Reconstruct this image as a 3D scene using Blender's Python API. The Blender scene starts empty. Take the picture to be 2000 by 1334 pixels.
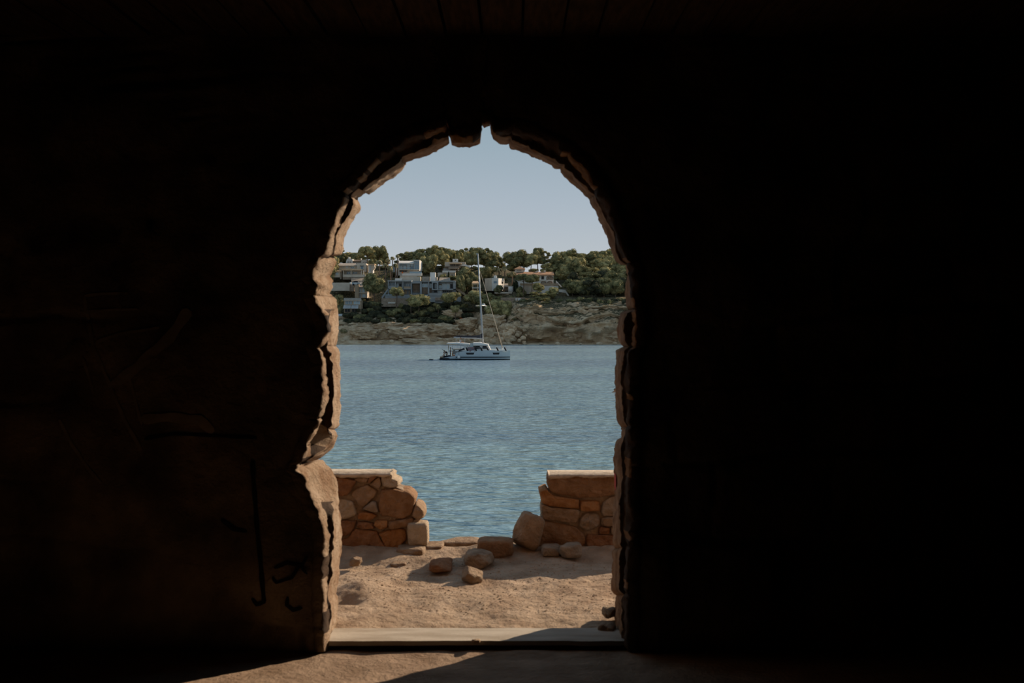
import bpy, bmesh, math, random
import numpy as np
from mathutils import Vector, Matrix
random.seed(7)
S = bpy.context.scene
COL = S.collection
F, HY, CZ = 2200.0, 620.0, 7.8            # focal length in px of a 2000 px frame, horizon row, eye height above the sea

# ------------------------------------------------------------------ camera, sky, sun, exposure
cam = bpy.data.objects.new('camera', bpy.data.cameras.new('camera'))
COL.objects.link(cam)
cam.data.sensor_width = 36.0; cam.data.lens = F * 36 / 2000
cam.data.shift_y = -(667 - HY) / 2000
cam.data.clip_start = 0.05; cam.data.clip_end = 5000
cam.location = (0, 0, CZ); cam.rotation_euler = (math.pi / 2, 0, 0)
cam.data.dof.use_dof = True; cam.data.dof.focus_distance = 120; cam.data.dof.aperture_fstop = 7.1
S.camera = cam

world = bpy.data.worlds.new('sky'); S.world = world; world.use_nodes = True
wn = world.node_tree.nodes; wl = world.node_tree.links
for n in list(wn): wn.remove(n)
wo = wn.new('ShaderNodeOutputWorld'); wb = wn.new('ShaderNodeBackground')
wc = wn.new('ShaderNodeTexCoord'); wsx = wn.new('ShaderNodeSeparateXYZ'); wr = wn.new('ShaderNodeValToRGB')
wl.new(wc.outputs['Generated'], wsx.inputs[0]); wl.new(wsx.outputs['Z'], wr.inputs[0])
wl.new(wr.outputs[0], wb.inputs[0]); wl.new(wb.outputs[0], wo.inputs[0])
ramp = [(0.0, (.50, .53, .555)), (.05, (.485, .53, .57)), (.10, (.40, .47, .54)), (.165, (.30, .395, .465)), (.30, (.27, .37, .455)),
        (.60, (.205, .30, .40)), (1.0, (.16, .25, .36))]
cr = wr.color_ramp
cr.elements[0].position = ramp[0][0]; cr.elements[0].color = (*ramp[0][1], 1)
cr.elements[1].position = 1.0; cr.elements[1].color = (*ramp[-1][1], 1)
for p, c in ramp[1:-1]:
    e = cr.elements.new(p); e.color = (*c, 1)
wb.inputs[1].default_value = 1.0

SUN_AZ, SUN_EL = math.radians(49), math.radians(24.5)     # to the right of straight ahead, above the horizon
sd = bpy.data.lights.new('sun', 'SUN'); sd.energy = 6.1; sd.color = (1.0, .80, .60); sd.angle = math.radians(.55)
so = bpy.data.objects.new('sun', sd); COL.objects.link(so)
to_sun = Vector((math.sin(SUN_AZ) * math.cos(SUN_EL), math.cos(SUN_AZ) * math.cos(SUN_EL), math.sin(SUN_EL)))
so.rotation_euler = to_sun.to_track_quat('Z', 'Y').to_euler(); so.location = (30, 40, 40)

S.view_settings.view_transform = 'Standard'; S.view_settings.look = 'None'
S.view_settings.gamma = 1.0; S.view_settings.exposure = 0.0
S.view_settings.use_curve_mapping = False

# ------------------------------------------------------------------ helpers
def P(px, py, d):
    return Vector(((px - 1000) / F * d, d, CZ - (py - HY) / F * d))

def _hash(i, j, k, seed):
    h = (i * 374761393 + j * 668265263 + k * 2147483647 + seed * 974634777) & 0xFFFFFFFF
    h = ((h ^ (h >> 13)) * 1274126177) & 0xFFFFFFFF
    h = h ^ (h >> 16)
    return (h & 0xFFFF) / 65535.0
def vn(p, seed=0):
    p = np.asarray(p, dtype=np.float64)
    f = np.floor(p).astype(np.int64); t = p - f; t = t * t * (3 - 2 * t)
    x, y, z = f[..., 0], f[..., 1], f[..., 2]; a, b, c = t[..., 0], t[..., 1], t[..., 2]
    def L(u, v, w): return _hash(x + u, y + v, z + w, seed)
    r = ((L(0,0,0)*(1-a)+L(1,0,0)*a)*(1-b)+(L(0,1,0)*(1-a)+L(1,1,0)*a)*b)*(1-c)+((L(0,0,1)*(1-a)+L(1,0,1)*a)*(1-b)+(L(0,1,1)*(1-a)+L(1,1,1)*a)*b)*c
    return r * 2 - 1
def fbm(p, oct=4, seed=0, gain=.5):
    p = np.asarray(p, dtype=np.float64); r = 0; a = 1.0; n = 0
    for o in range(oct):
        r = r + a * vn(p * (2.03 ** o) + 17.3 * o, seed + o); n += a; a *= gain
    return r / n
def f1(x, y, z, oct=3, seed=0): return float(fbm(np.array([[x, y, z]]), oct, seed)[0])
def sstep(a, b, x):
    t = np.clip((x - a) / (b - a), 0, 1); return t * t * (3 - 2 * t)

NUM = 'first second third fourth fifth sixth seventh eighth ninth tenth eleventh twelfth thirteenth fourteenth fifteenth sixteenth seventeenth eighteenth nineteenth twentieth'.split()
def nth(k): return NUM[k] if k < 20 else ('twenty ' + NUM[k - 20] if k < 29 else 'thirty ' + NUM[max(0, k - 30)])
ORG = {}
def mk(name, verts, faces, mat, parent=None, smooth=False, org=None):
    """links ONE mesh object; verts are world coordinates (a child is moved into its thing's frame)"""
    o3 = ORG[parent.name] if parent is not None else (Vector(org) if org is not None else Vector((0, 0, 0)))
    v = np.array([tuple(q) for q in verts] if not isinstance(verts, np.ndarray) else verts, dtype=float)
    v = v - np.array(o3)
    me = bpy.data.meshes.new(name)
    me.from_pydata(v.tolist(), [], [tuple(int(i) for i in f) for f in faces] if not isinstance(faces, np.ndarray) else faces.tolist())
    if mat is not None:
        if isinstance(mat, (list, tuple)):
            for m in mat: me.materials.append(m)
        else: me.materials.append(mat)
    if smooth: me.polygons.foreach_set('use_smooth', [True] * len(me.polygons))
    me.update()
    ob = bpy.data.objects.new(name, me); COL.objects.link(ob)
    if parent is not None: ob.parent = parent
    else: ob.location = o3
    ORG[ob.name] = o3
    return ob
def tag(o, label=None, cat=None, group=None, kind=None):
    if label: o['label'] = label
    if cat: o['category'] = cat
    if group: o['group'] = group
    if kind: o['kind'] = kind
    return o
def root(name, loc, label, cat, group=None):
    o = bpy.data.objects.new(name, None); COL.objects.link(o); o.location = loc; o.empty_display_size = .3
    ORG[o.name] = Vector(loc)
    return tag(o, label, cat, group)

class MB:
    def __init__(s): s.v = []; s.f = []
    def add(s, vs, fs):
        b = len(s.v); s.v += [tuple(q) for q in vs]; s.f += [tuple(i + b for i in f) for f in fs]; return s
    def box(s, x0, x1, y0, y1, z0, z1):
        return s.add([(x0,y0,z0),(x1,y0,z0),(x1,y1,z0),(x0,y1,z0),(x0,y0,z1),(x1,y0,z1),(x1,y1,z1),(x0,y1,z1)],
                     [(0,3,2,1),(4,5,6,7),(0,1,5,4),(1,2,6,5),(2,3,7,6),(3,0,4,7)])
    def tube(s, pts, rad, n=8):
        pts = [Vector(p) for p in pts]; rs = rad if isinstance(rad, (list, tuple)) else [rad] * len(pts)
        V = []
        for i, p in enumerate(pts):
            d = (pts[min(i + 1, len(pts) - 1)] - pts[max(i - 1, 0)]).normalized()
            u = d.cross(Vector((0, 0, 1)) if abs(d.z) < .9 else Vector((1, 0, 0))).normalized(); w = d.cross(u)
            for k in range(n):
                a = 2 * math.pi * k / n; V.append(p + (u * math.cos(a) + w * math.sin(a)) * rs[i])
        Fc = [(i*n+k, i*n+(k+1) % n, (i+1)*n+(k+1) % n, (i+1)*n+k) for i in range(len(pts) - 1) for k in range(n)]
        Fc += [tuple(range(n))[::-1], tuple((len(pts) - 1) * n + k for k in range(n))]
        return s.add(V, Fc)
    def ell(s, c, r, seg=10, rings=6):
        V = [(c[0], c[1], c[2] - r[2])]
        for i in range(1, rings):
            t = math.pi * i / rings - math.pi / 2
            for k in range(seg):
                a = 2 * math.pi * k / seg
                V.append((c[0] + r[0]*math.cos(t)*math.cos(a), c[1] + r[1]*math.cos(t)*math.sin(a), c[2] + r[2]*math.sin(t)))
        V.append((c[0], c[1], c[2] + r[2])); m = len(V) - 1
        Fc = [(0, 1+(k+1) % seg, 1+k) for k in range(seg)]
        for i in range(rings - 2):
            for k in range(seg): Fc.append((1+i*seg+k, 1+i*seg+(k+1) % seg, 1+(i+1)*seg+(k+1) % seg, 1+(i+1)*seg+k))
        Fc += [(1+(rings-2)*seg+k, 1+(rings-2)*seg+(k+1) % seg, m) for k in range(seg)]
        return s.add(V, Fc)
    def prism(s, pts, off):
        """pts: coplanar loop, off: extrusion vector"""
        n = len(pts); off = Vector(off)
        V = [Vector(p) for p in pts] + [Vector(p) + off for p in pts]
        return s.add(V, [tuple(range(n)), tuple(range(n, 2*n))[::-1]] + [((i+1) % n, i, n+i, n+(i+1) % n) for i in range(n)])
    def build(s, name, mat, parent=None, smooth=False, org=None): return mk(name, s.v, s.f, mat, parent, smooth, org)

def box(name, a, b, mat, parent, bevel=0):
    x0, x1 = sorted((a[0], b[0])); y0, y1 = sorted((a[1], b[1])); z0, z1 = sorted((a[2], b[2]))
    return MB().box(x0, x1, y0, y1, z0, z1).build(name, mat, parent)
def pbox(name, px0, py0, px1, py1, d, depth, mat, parent):
    """box whose front face, at distance d, covers that pixel rectangle"""
    a = P(px0, py0, d); b = P(px1, py1, d)
    return box(name, (a.x, d, b.z), (b.x, d + depth, a.z), mat, parent)
def grid_faces(nu, nv, flip=False, wrap=False):
    i = np.arange(nu - 1)[:, None]; j = np.arange(nv if wrap else nv - 1)[None, :]; j2 = (j + 1) % nv
    a = i*nv+j; b = i*nv+j2; c = (i+1)*nv+j2; d = (i+1)*nv+j
    q = np.stack([a, b, c, d] if not flip else [a, d, c, b], -1).reshape(-1, 4)
    return q

# ------------------------------------------------------------------ materials
def mat(name, c1, c2=None, scale=5.0, rough=.9, bump=0.0, bscale=None, c3=None, detail=6, spec=.2, metal=0, stretch=(1,1,1), lo=.35, hi=.65, dist=.02):
    m = bpy.data.materials.new(name); m.use_nodes = True; nt = m.node_tree; N = nt.nodes; Lk = nt.links
    b = N['Principled BSDF']; b.inputs['Roughness'].default_value = rough; b.inputs['Specular IOR Level'].default_value = spec
    b.inputs['Metallic'].default_value = metal
    if c2 is None and not bump:
        b.inputs['Base Color'].default_value = (*c1, 1); return m
    g = N.new('ShaderNodeNewGeometry'); mp = N.new('ShaderNodeMapping'); mp.inputs['Scale'].default_value = stretch
    Lk.new(g.outputs['Position'], mp.inputs[0])
    if c2 is not None:
        t = N.new('ShaderNodeTexNoise'); t.inputs['Scale'].default_value = scale; t.inputs['Detail'].default_value = detail
        Lk.new(mp.outputs[0], t.inputs['Vector'])
        r = N.new('ShaderNodeValToRGB'); Lk.new(t.outputs[0], r.inputs[0])
        r.color_ramp.elements[0].position = lo; r.color_ramp.elements[0].color = (*c1, 1)
        r.color_ramp.elements[1].position = hi; r.color_ramp.elements[1].color = (*c2, 1)
        if c3:
            e = r.color_ramp.elements.new((lo + hi) / 2); e.color = (*c3, 1)
        Lk.new(r.outputs[0], b.inputs['Base Color'])
    else: b.inputs['Base Color'].default_value = (*c1, 1)
    if bump:
        t2 = N.new('ShaderNodeTexNoise'); t2.inputs['Scale'].default_value = bscale or scale * 4; t2.inputs['Detail'].default_value = 8
        t2.inputs['Roughness'].default_value = .65
        Lk.new(mp.outputs[0], t2.inputs['Vector'])
        bp = N.new('ShaderNodeBump'); bp.inputs['Strength'].default_value = bump; bp.inputs['Distance'].default_value = dist
        Lk.new(t2.outputs[0], bp.inputs['Height']); Lk.new(bp.outputs[0], b.inputs['Normal'])
    return m

M = {}
M['plaster'] = mat('sandy plaster', (.46,.32,.22), (.62,.48,.35), 22, bump=.8, bscale=70, c3=(.54,.40,.28), dist=.012)
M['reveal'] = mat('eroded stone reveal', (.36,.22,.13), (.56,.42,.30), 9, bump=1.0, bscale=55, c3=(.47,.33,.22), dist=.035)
M['shade'] = mat('soot darkened plaster', (.07,.05,.032), (.26,.185,.115), 3.0, bump=.9, bscale=16, c3=(.15,.105,.066), dist=.03)  # the dimness of the room is painted into this plaster colour
M['shadewall'] = mat('dark interior plaster', (.025,.018,.013), (.05,.036,.025), 2, bump=.5, bscale=14)  # other room walls, dimness likewise put into the colour
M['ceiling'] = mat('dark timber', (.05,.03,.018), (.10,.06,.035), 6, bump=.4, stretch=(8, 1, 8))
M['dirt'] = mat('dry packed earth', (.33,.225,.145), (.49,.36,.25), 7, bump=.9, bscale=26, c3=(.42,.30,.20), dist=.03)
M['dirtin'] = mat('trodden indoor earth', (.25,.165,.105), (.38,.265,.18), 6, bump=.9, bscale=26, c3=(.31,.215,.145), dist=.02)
M['slab'] = mat('worn cement sill', (.38,.32,.25), (.52,.46,.38), 4, bump=.3, bscale=30, stretch=(1, 3, 3))
M['cement'] = mat('pale cement', (.40,.31,.22), (.60,.49,.37), 18, bump=.6, bscale=60)
M['mortar'] = mat('lime mortar', (.30,.21,.14), (.50,.38,.27), 14, bump=1.0, bscale=40, dist=.04)
STN = [((.27,.14,.066),(.43,.25,.135)), ((.33,.21,.12),(.50,.335,.21)), ((.38,.16,.055),(.54,.28,.12)), ((.32,.23,.155),(.47,.36,.26)),
       ((.25,.11,.05),(.41,.205,.10)), ((.48,.36,.24),(.62,.49,.35))]
M['st'] = [mat('wall stone %s' % n, a, b, 17, bump=1.0, bscale=38, dist=.035, lo=.3, hi=.7) for (a, b), n in zip(STN, ('brown','tan','orange','grey','umber','pale'))]
M['rock'] = mat('loose limestone', (.27,.17,.10), (.46,.34,.23), 14, bump=1.0, bscale=40, c3=(.37,.255,.165), dist=.035)
M['revealdim'] = mat('shaded brown arch stone', (.24,.115,.05), (.46,.27,.15), 10, bump=1.0, bscale=50, c3=(.35,.19,.095), dist=.03)  # darker copy of the reveal stone, its lack of sun painted in
M['redpaint'] = mat('red paint', (.45,.05,.03))
M['chalk'] = mat('faded pale paint', (.24,.18,.125), (.18,.135,.09), 12)
M['groove'] = mat('soot black door rebate', (.030,.017,.010), (.07,.04,.022), 9, bump=.5, bscale=40)  # shade in the rebate, painted as a near black colour
M['black'] = mat('black paint', (.006,.005,.005))
M['cliff'] = None

def hill_mat():
    m = bpy.data.materials.new('headland rock and scrub'); m.use_nodes = True; N = m.node_tree.nodes; L = m.node_tree.links
    b = N['Principled BSDF']; b.inputs['Roughness'].default_value = .95; b.inputs['Specular IOR Level'].default_value = .1
    g = N.new('ShaderNodeNewGeometry')
    t = N.new('ShaderNodeTexNoise'); t.inputs['Scale'].default_value = .35; t.inputs['Detail'].default_value = 10; L.new(g.outputs['Position'], t.inputs['Vector'])
    r = N.new('ShaderNodeValToRGB'); L.new(t.outputs[0], r.inputs[0])
    r.color_ramp.elements[0].position = .35; r.color_ramp.elements[0].color = (.44,.31,.19,1)
    r.color_ramp.elements[1].position = .66; r.color_ramp.elements[1].color = (.72,.57,.39,1)
    e = r.color_ramp.elements.new(.5); e.color = (.60,.43,.265,1)
    # scrub on the gentle ground
    t2 = N.new('ShaderNodeTexNoise'); t2.inputs['Scale'].default_value = .5; t2.inputs['Detail'].default_value = 8; L.new(g.outputs['Position'], t2.inputs['Vector'])
    sx = N.new('ShaderNodeSeparateXYZ'); L.new(g.outputs['Normal'], sx.inputs[0])
    ad = N.new('ShaderNodeMath'); ad.operation = 'ADD'; L.new(sx.outputs['Z'], ad.inputs[0]); L.new(t2.outputs[0], ad.inputs[1])
    px = N.new('ShaderNodeSeparateXYZ'); L.new(g.outputs['Position'], px.inputs[0])
    hz = N.new('ShaderNodeMapRange'); hz.inputs[1].default_value = 2.0; hz.inputs[2].default_value = 9; hz.inputs[3].default_value = -.5; hz.inputs[4].default_value = .1
    L.new(px.outputs['Z'], hz.inputs[0])
    ad2 = N.new('ShaderNodeMath'); ad2.operation = 'ADD'; L.new(ad.outputs[0], ad2.inputs[0]); L.new(hz.outputs[0], ad2.inputs[1])
    mr = N.new('ShaderNodeMapRange'); mr.inputs[1].default_value = 1.22; mr.inputs[2].default_value = 1.38; L.new(ad2.outputs[0], mr.inputs[0])
    t3 = N.new('ShaderNodeTexNoise'); t3.inputs['Scale'].default_value = 2.5; L.new(g.outputs['Position'], t3.inputs['Vector'])
    r3 = N.new('ShaderNodeValToRGB'); L.new(t3.outputs[0], r3.inputs[0])
    r3.color_ramp.elements[0].position = .4; r3.color_ramp.elements[0].color = (.045,.05,.027,1)
    r3.color_ramp.elements[1].position = .65; r3.color_ramp.elements[1].color = (.25,.19,.11,1)
    mx = N.new('ShaderNodeMix'); mx.data_type = 'RGBA'; L.new(mr.outputs[0], mx.inputs[0]); L.new(r.outputs[0], mx.inputs[6]); L.new(r3.outputs[0], mx.inputs[7])
    L.new(mx.outputs[2], b.inputs['Base Color'])
    bp = N.new('ShaderNodeBump'); bp.inputs['Strength'].default_value = .8; bp.inputs['Distance'].default_value = .8
    t4 = N.new('ShaderNodeTexNoise'); t4.inputs['Scale'].default_value = .9; t4.inputs['Detail'].default_value = 9; t4.inputs['Roughness'].default_value = .7
    mp = N.new('ShaderNodeMapping'); mp.inputs['Scale'].default_value = (.9, .9, 1.3); L.new(g.outputs['Position'], mp.inputs[0]); L.new(mp.outputs[0], t4.inputs['Vector'])
    L.new(t4.outputs[0], bp.inputs['Height']); L.new(bp.outputs[0], b.inputs['Normal'])
    return m
M['hill'] = hill_mat()
M['hillrock'] = mat('headland outcrop rock', (.42,.29,.18), (.72,.56,.38), .6, bump=.9, bscale=1.3, c3=(.57,.41,.255), dist=.45, stretch=(1,1,1.3), detail=10)

def water_mat():
    m = bpy.data.materials.new('sea water'); m.use_nodes = True; N = m.node_tree.nodes; L = m.node_tree.links
    b = N['Principled BSDF']; b.inputs['Roughness'].default_value = .12; b.inputs['IOR'].default_value = 1.33
    g = N.new('ShaderNodeNewGeometry')
    t = N.new('ShaderNodeTexNoise'); t.inputs['Scale'].default_value = .018; t.inputs['Detail'].default_value = 3
    mp = N.new('ShaderNodeMapping'); mp.inputs['Scale'].default_value = (.6, 1.6, 1); L.new(g.outputs['Position'], mp.inputs[0]); L.new(mp.outputs[0], t.inputs['Vector'])
    r = N.new('ShaderNodeValToRGB'); L.new(t.outputs[0], r.inputs[0])
    r.color_ramp.elements[0].position = .38; r.color_ramp.elements[0].color = (.26,.39,.48,1)
    r.color_ramp.elements[1].position = .60; r.color_ramp.elements[1].color = (.46,.70,.72,1)
    # pale sand seabed shows through as teal between about 50 m and 120 m out
    sy = N.new('ShaderNodeSeparateXYZ'); L.new(g.outputs['Position'], sy.inputs[0])
    rr = N.new('ShaderNodeValToRGB'); mr = N.new('ShaderNodeMapRange'); mr.inputs[1].default_value = 0; mr.inputs[2].default_value = 400
    L.new(sy.outputs['Y'], mr.inputs[0]); L.new(mr.outputs[0], rr.inputs[0])
    for i, (p, c) in enumerate([(.0,(.075,.15,.20)), (.13,(.12,.22,.28)), (.19,(.50,.72,.71)), (.29,(.52,.74,.75)), (.42,(.44,.58,.68)), (1,(.33,.44,.56))]):
        e = rr.color_ramp.elements[0] if i == 0 else (rr.color_ramp.elements[1] if i == 5 else rr.color_ramp.elements.new(p))
        e.position = p; e.color = (*c, 1)
    mx = N.new('ShaderNodeMix'); mx.data_type = 'RGBA'; mx.inputs[0].default_value = .65; L.new(r.outputs[0], mx.inputs[6]); L.new(rr.outputs[0], mx.inputs[7])
    L.new(mx.outputs[2], b.inputs['Base Color'])
    prev = None
    for sc, dist, st in ((.35, .45, (.6, 1, 1)), (1.0, .60, (.55, 1, 1)), (2.8, .08, (.7, 1, 1))):
        w = N.new('ShaderNodeTexNoise'); w.inputs['Scale'].default_value = sc; w.inputs['Detail'].default_value = 2
        m2 = N.new('ShaderNodeMapping'); m2.inputs['Scale'].default_value = st; m2.inputs['Rotation'].default_value = (0, 0, .2 * sc)
        L.new(g.outputs['Position'], m2.inputs[0]); L.new(m2.outputs[0], w.inputs['Vector'])
        bp = N.new('ShaderNodeBump'); bp.inputs['Strength'].default_value = 1.0; bp.inputs['Distance'].default_value = dist
        L.new(w.outputs[0], bp.inputs['Height'])
        if prev: L.new(prev.outputs[0], bp.inputs['Normal'])
        prev = bp
    L.new(prev.outputs[0], b.inputs['Normal'])
    return m
M['water'] = water_mat()

def leaf(name, a, b): return mat(name, a, b, .9, rough=.9, spec=.1, lo=.4, hi=.6)
M['pine'] = leaf('pine foliage', (.20,.19,.085), (.46,.39,.18))
M['pinedark'] = leaf('dark pine foliage', (.12,.125,.06), (.31,.27,.125))
M['scrub'] = leaf('grey green scrub', (.12,.125,.065), (.26,.235,.12))
M['thicket'] = leaf('dark evergreen thicket', (.04,.046,.030), (.10,.095,.052))
M['palm'] = leaf('palm fronds', (.20,.18,.09), (.38,.31,.17))
M['cypress'] = leaf('cypress foliage', (.022,.032,.018), (.05,.06,.03))
M['bark'] = mat('bark', (.12,.08,.055), (.20,.14,.10), 3)
M['cream'] = mat('cream render', (.52,.44,.35), (.60,.52,.42), .8)
M['white'] = mat('white render', (.66,.63,.58), (.74,.71,.66), .8)
M['grey'] = mat('pale concrete', (.34,.345,.34), (.43,.43,.42), .9)
M['concrete'] = mat('blue grey concrete', (.25,.27,.28), (.34,.355,.36), .9)
M['stonewall'] = mat('rubble retaining wall', (.25,.19,.14), (.38,.30,.23), 2.5, bump=.5, bscale=4, dist=.2)
M['tan'] = mat('tan panel', (.34,.25,.17), (.42,.32,.22), 1.2)
M['brown'] = mat('brown stone cladding', (.16,.115,.08), (.24,.18,.13), 2)
M['roofgrey'] = mat('weathered roof', (.30,.25,.20), (.42,.35,.28), 1.5)
M['tile'] = mat('terracotta tiles', (.34,.17,.09), (.50,.29,.17), 2.2, bump=.8, bscale=5, dist=.1)
M['terracotta'] = mat('sunny tile edge', (.55,.36,.21), (.66,.47,.30), 2)
M['dark'] = mat('dark opening', (.012,.012,.014))
M['orange'] = mat('orange canvas', (.75,.16,.03))
M['wood'] = mat('slatted wood', (.22,.15,.10), (.30,.21,.14), 2)
g_ = bpy.data.materials.new('window glass'); g_.use_nodes = True
b_ = g_.node_tree.nodes['Principled BSDF']; b_.inputs['Base Color'].default_value = (.13,.21,.27,1); b_.inputs['Roughness'].default_value = .2; b_.inputs['Specular IOR Level'].default_value = .5
M['glass'] = g_
g2 = g_.copy(); g2.name = 'dark glass'; g2.node_tree.nodes['Principled BSDF'].inputs['Base Color'].default_value = (.02,.022,.026,1); g2.node_tree.nodes['Principled BSDF'].inputs['Roughness'].default_value = .35; g2.node_tree.nodes['Principled BSDF'].inputs['Specular IOR Level'].default_value = .15; M['dglass'] = g2
g3 = g_.copy(); g3.name = 'pale glass'; g3.node_tree.nodes['Principled BSDF'].inputs['Base Color'].default_value = (.30,.40,.45,1); M['pglass'] = g3
M['hull'] = mat('pale blue gelcoat', (.42,.49,.52), rough=.3, spec=.5)
M['gel'] = mat('white gelcoat', (.70,.69,.66), rough=.35, spec=.5)
M['navy'] = mat('navy canvas', (.045,.045,.055))
M['antifoul'] = mat('black antifouling', (.008,.008,.01), rough=.5)
M['alloy'] = mat('grey anodised mast', (.36,.38,.40), rough=.4, metal=.3)
M['rubber'] = mat('black rubber', (.012,.012,.013), rough=.6)
M['skin'] = mat('skin', (.42,.22,.13)); M['hair'] = mat('dark hair', (.02,.013,.01))
M['cloth_dark'] = mat('black wetsuit', (.012,.014,.02)); M['cloth_white'] = mat('white shirt', (.6,.6,.6))
M['cloth_blue'] = mat('pale blue shirt', (.25,.35,.42)); M['cloth_red'] = mat('orange swimwear', (.7,.12,.04))
M['towel'] = mat('grey striped cloth', (.16,.15,.17), (.32,.12,.11), 3.5, stretch=(.3, 1, 4), lo=.5, hi=.6)

# ------------------------------------------------------------------ sea
mk('sea', [(-900,8,0),(900,8,0),(900,1800,0),(-900,1800,0)], [(0,1,2,3)], M['water'])
bpy.data.objects['sea']['kind'] = 'structure'; bpy.data.objects['sea']['label'] = 'blue green rippled sea water of the bay'

# ------------------------------------------------------------------ the headland across the bay
PL = [(320,-3),(324,.3),(325,.9),(330,1.4),(331.2,3.6),(333.5,5.2),(340,8),(346,10.6),(349,12.0),(356,14.0),(362,17.5),(369,20.6),(376,21.4),(384,23.4),(396,26.0),(420,26),(470,20),(520,12)]
PM = [(320,-3),(324,.4),(327,2.2),(331,4.2),(336,7),(340,9.5),(346,12),(352,14.0),(360,17),(370,20.5),(378,22.6),(388,24.6),(400,25.5),(420,25),(470,20),(520,12)]
PR = [(320,-3),(323.8,.2),(325.4,5.0),(327,8.0),(330,11),(335,12.6),(345,14.4),(350,15.6),(360,18.5),(372,21),(385,23),(400,24),(420,24),(470,19),(520,12)]
def ground_np(X, Y):
    X = np.asarray(X, float); Y = np.asarray(Y, float)
    mid = sstep(-26, -16, X) * (1 - sstep(2, 9, X)); sp = X * .16
    Ys = Y + 1.2 * vn(np.stack([X * .09, X * 0, X * 0], -1), 3) * (Y < 340)
    Ys = Ys + (mid * 2.6 + .9) * (vn(np.stack([sp, Y * .05, X * 0], -1), 77) + .5 * vn(np.stack([sp * 2.3, Y * .12, X * 0], -1), 78)) * sstep(323.5, 328, Y) * (1 - sstep(338, 350, Y))
    l = np.interp(Ys, *zip(*PL)); m = np.interp(Ys, *zip(*PM)); r = np.interp(Ys, *zip(*PR))
    a = sstep(-22, -12, X); b = sstep(-4.5, 1.5, X)
    z = l * (1 - a) + a * (m * (1 - b) + r * b)
    z = z + .5 * fbm(np.stack([X * .13, Y * .13, X * 0], -1), 4, 11) * sstep(0, 3, z)
    return z
def ground(x, y): return float(ground_np(np.array([x]), np.array([y]))[0])
def hit(px, py):
    """the point of the headland seen at that pixel (ray march)"""
    Y = np.arange(322, 430, .25); X = (px - 1000) / F * Y; Z = CZ - (py - HY) / F * Y
    g = ground_np(X, Y); w = np.nonzero(g >= Z)[0]
    i = w[0] if len(w) else int(np.argmin(Z - g))
    return Vector((X[i], Y[i], g[i]))
def build_hill():
    xs = np.arange(-125, 100.01, .42)
    ys = np.concatenate([np.arange(320, 338, .14), np.arange(338, 352, .5), np.arange(352, 420, 1.6), np.arange(420, 521, 10)])
    X, Y = np.meshgrid(xs, ys, indexing='ij'); Z = ground_np(X, Y)
    c = sstep(.4, 1.6, Z) * (1 - sstep(336, 345, Y))                       # cliff zone
    right = sstep(-3, 4, X)
    q = np.stack([X * .11 + Z * .06, X * 0, Z * .30 - X * .03], -1)
    bul = 2.2 * np.abs(fbm(q, 3, 31)) * -1 + 1.0
    q2 = np.stack([X * .45, Y * .2, Z * 1.1], -1)
    d = c * (bul * (1.2 + 1.6 * right) + 1.2 * fbm(q2, 4, 41))
    arch = (.5 + .5 * vn(np.stack([X * .16, X * 0, X * 0], -1), 5))
    und = sstep(3.8 + 2.0 * arch, 1.8 + 1.5 * arch, Z) * sstep(.1, .8, Z) * right * 4.5 * (.3 + arch)
    led = np.exp(-((Z - 6.8 - 1.3 * np.sin(X * .28)) / .6) ** 2) * (.3 + right) * 2.2 + np.exp(-((Z - 9.6 - 1.0 * np.sin(X * .21 + 2)) / .4) ** 2) * right * 1.5
    Y2 = Y - d + und * (Y < 332) + led * (Y < 334)
    Z2 = Z + c * .35 * fbm(np.stack([X * .8, Y * .8, Z * .8], -1), 3, 51) + .12 * fbm(np.stack([X * 1.5, Y * 1.5, Z * 0], -1), 2, 55)
    Z2 = np.where(Z > .2, np.maximum(Z2, .15), Z2)
    V = np.stack([X, Y2, Z2], -1).reshape(-1, 3)
    o = mk('headland', V, grid_faces(len(xs), len(ys), flip=True), M['hill'], smooth=False)
    o['kind'] = 'structure'; o['label'] = 'rocky headland with tan cliffs and scrub across the bay'
build_hill()

# ---- rocks (used near and far)
def ico(n):
    bm = bmesh.new(); bmesh.ops.create_icosphere(bm, subdivisions=n, radius=1.0)
    v = np.array([t.co[:] for t in bm.verts]); f = [tuple(q.index for q in t.verts) for t in bm.faces]; bm.free(); return v, f
ICO = {n: ico(n) for n in (1, 2, 3, 4, 5)}
def rock_verts(n, seed, boxy=.5, rough=.12, cuts=12, crag=0):
    v, f = ICO[n]; r = np.random.RandomState(seed); u = v.copy()
    p = 2 + boxy * 6
    rad = 1.0 / (np.sum(np.abs(u) ** p, axis=1) ** (1 / p)); u = u * rad[:, None]
    for _ in range(int(cuts * (1 - boxy)) + 3):
        nrm = r.normal(size=3); nrm /= np.linalg.norm(nrm); h = .66 + .3 * r.rand() + .42 * boxy
        s = u @ nrm; u = u - np.outer(np.maximum(s - h, 0) * .97, nrm)
    u = u * (1 + rough * fbm(u * 1.6 + seed, 4, seed))[:, None] + rough * .25 * np.stack([fbm(u * 5 + k * 9, 2, seed + k) for k in range(3)], -1)
    if crag:
        rg = 1 - 2 * np.abs(fbm(u * np.array([1.3, 1.3, 2.6]) + seed * 2.1, 4, seed + 40)); u = u * (1 + crag * (rg - .5))[:, None]
        st = np.floor(u[:, 2] * 5 + .8 * fbm(u * 1.5, 2, seed + 50)) ; u[:, :2] *= (1 + .07 * np.sin(st * 12.9))[:, None]
    u = u - (u.max(0) + u.min(0)) / 2
    return u / np.abs(u).max(0), f
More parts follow.
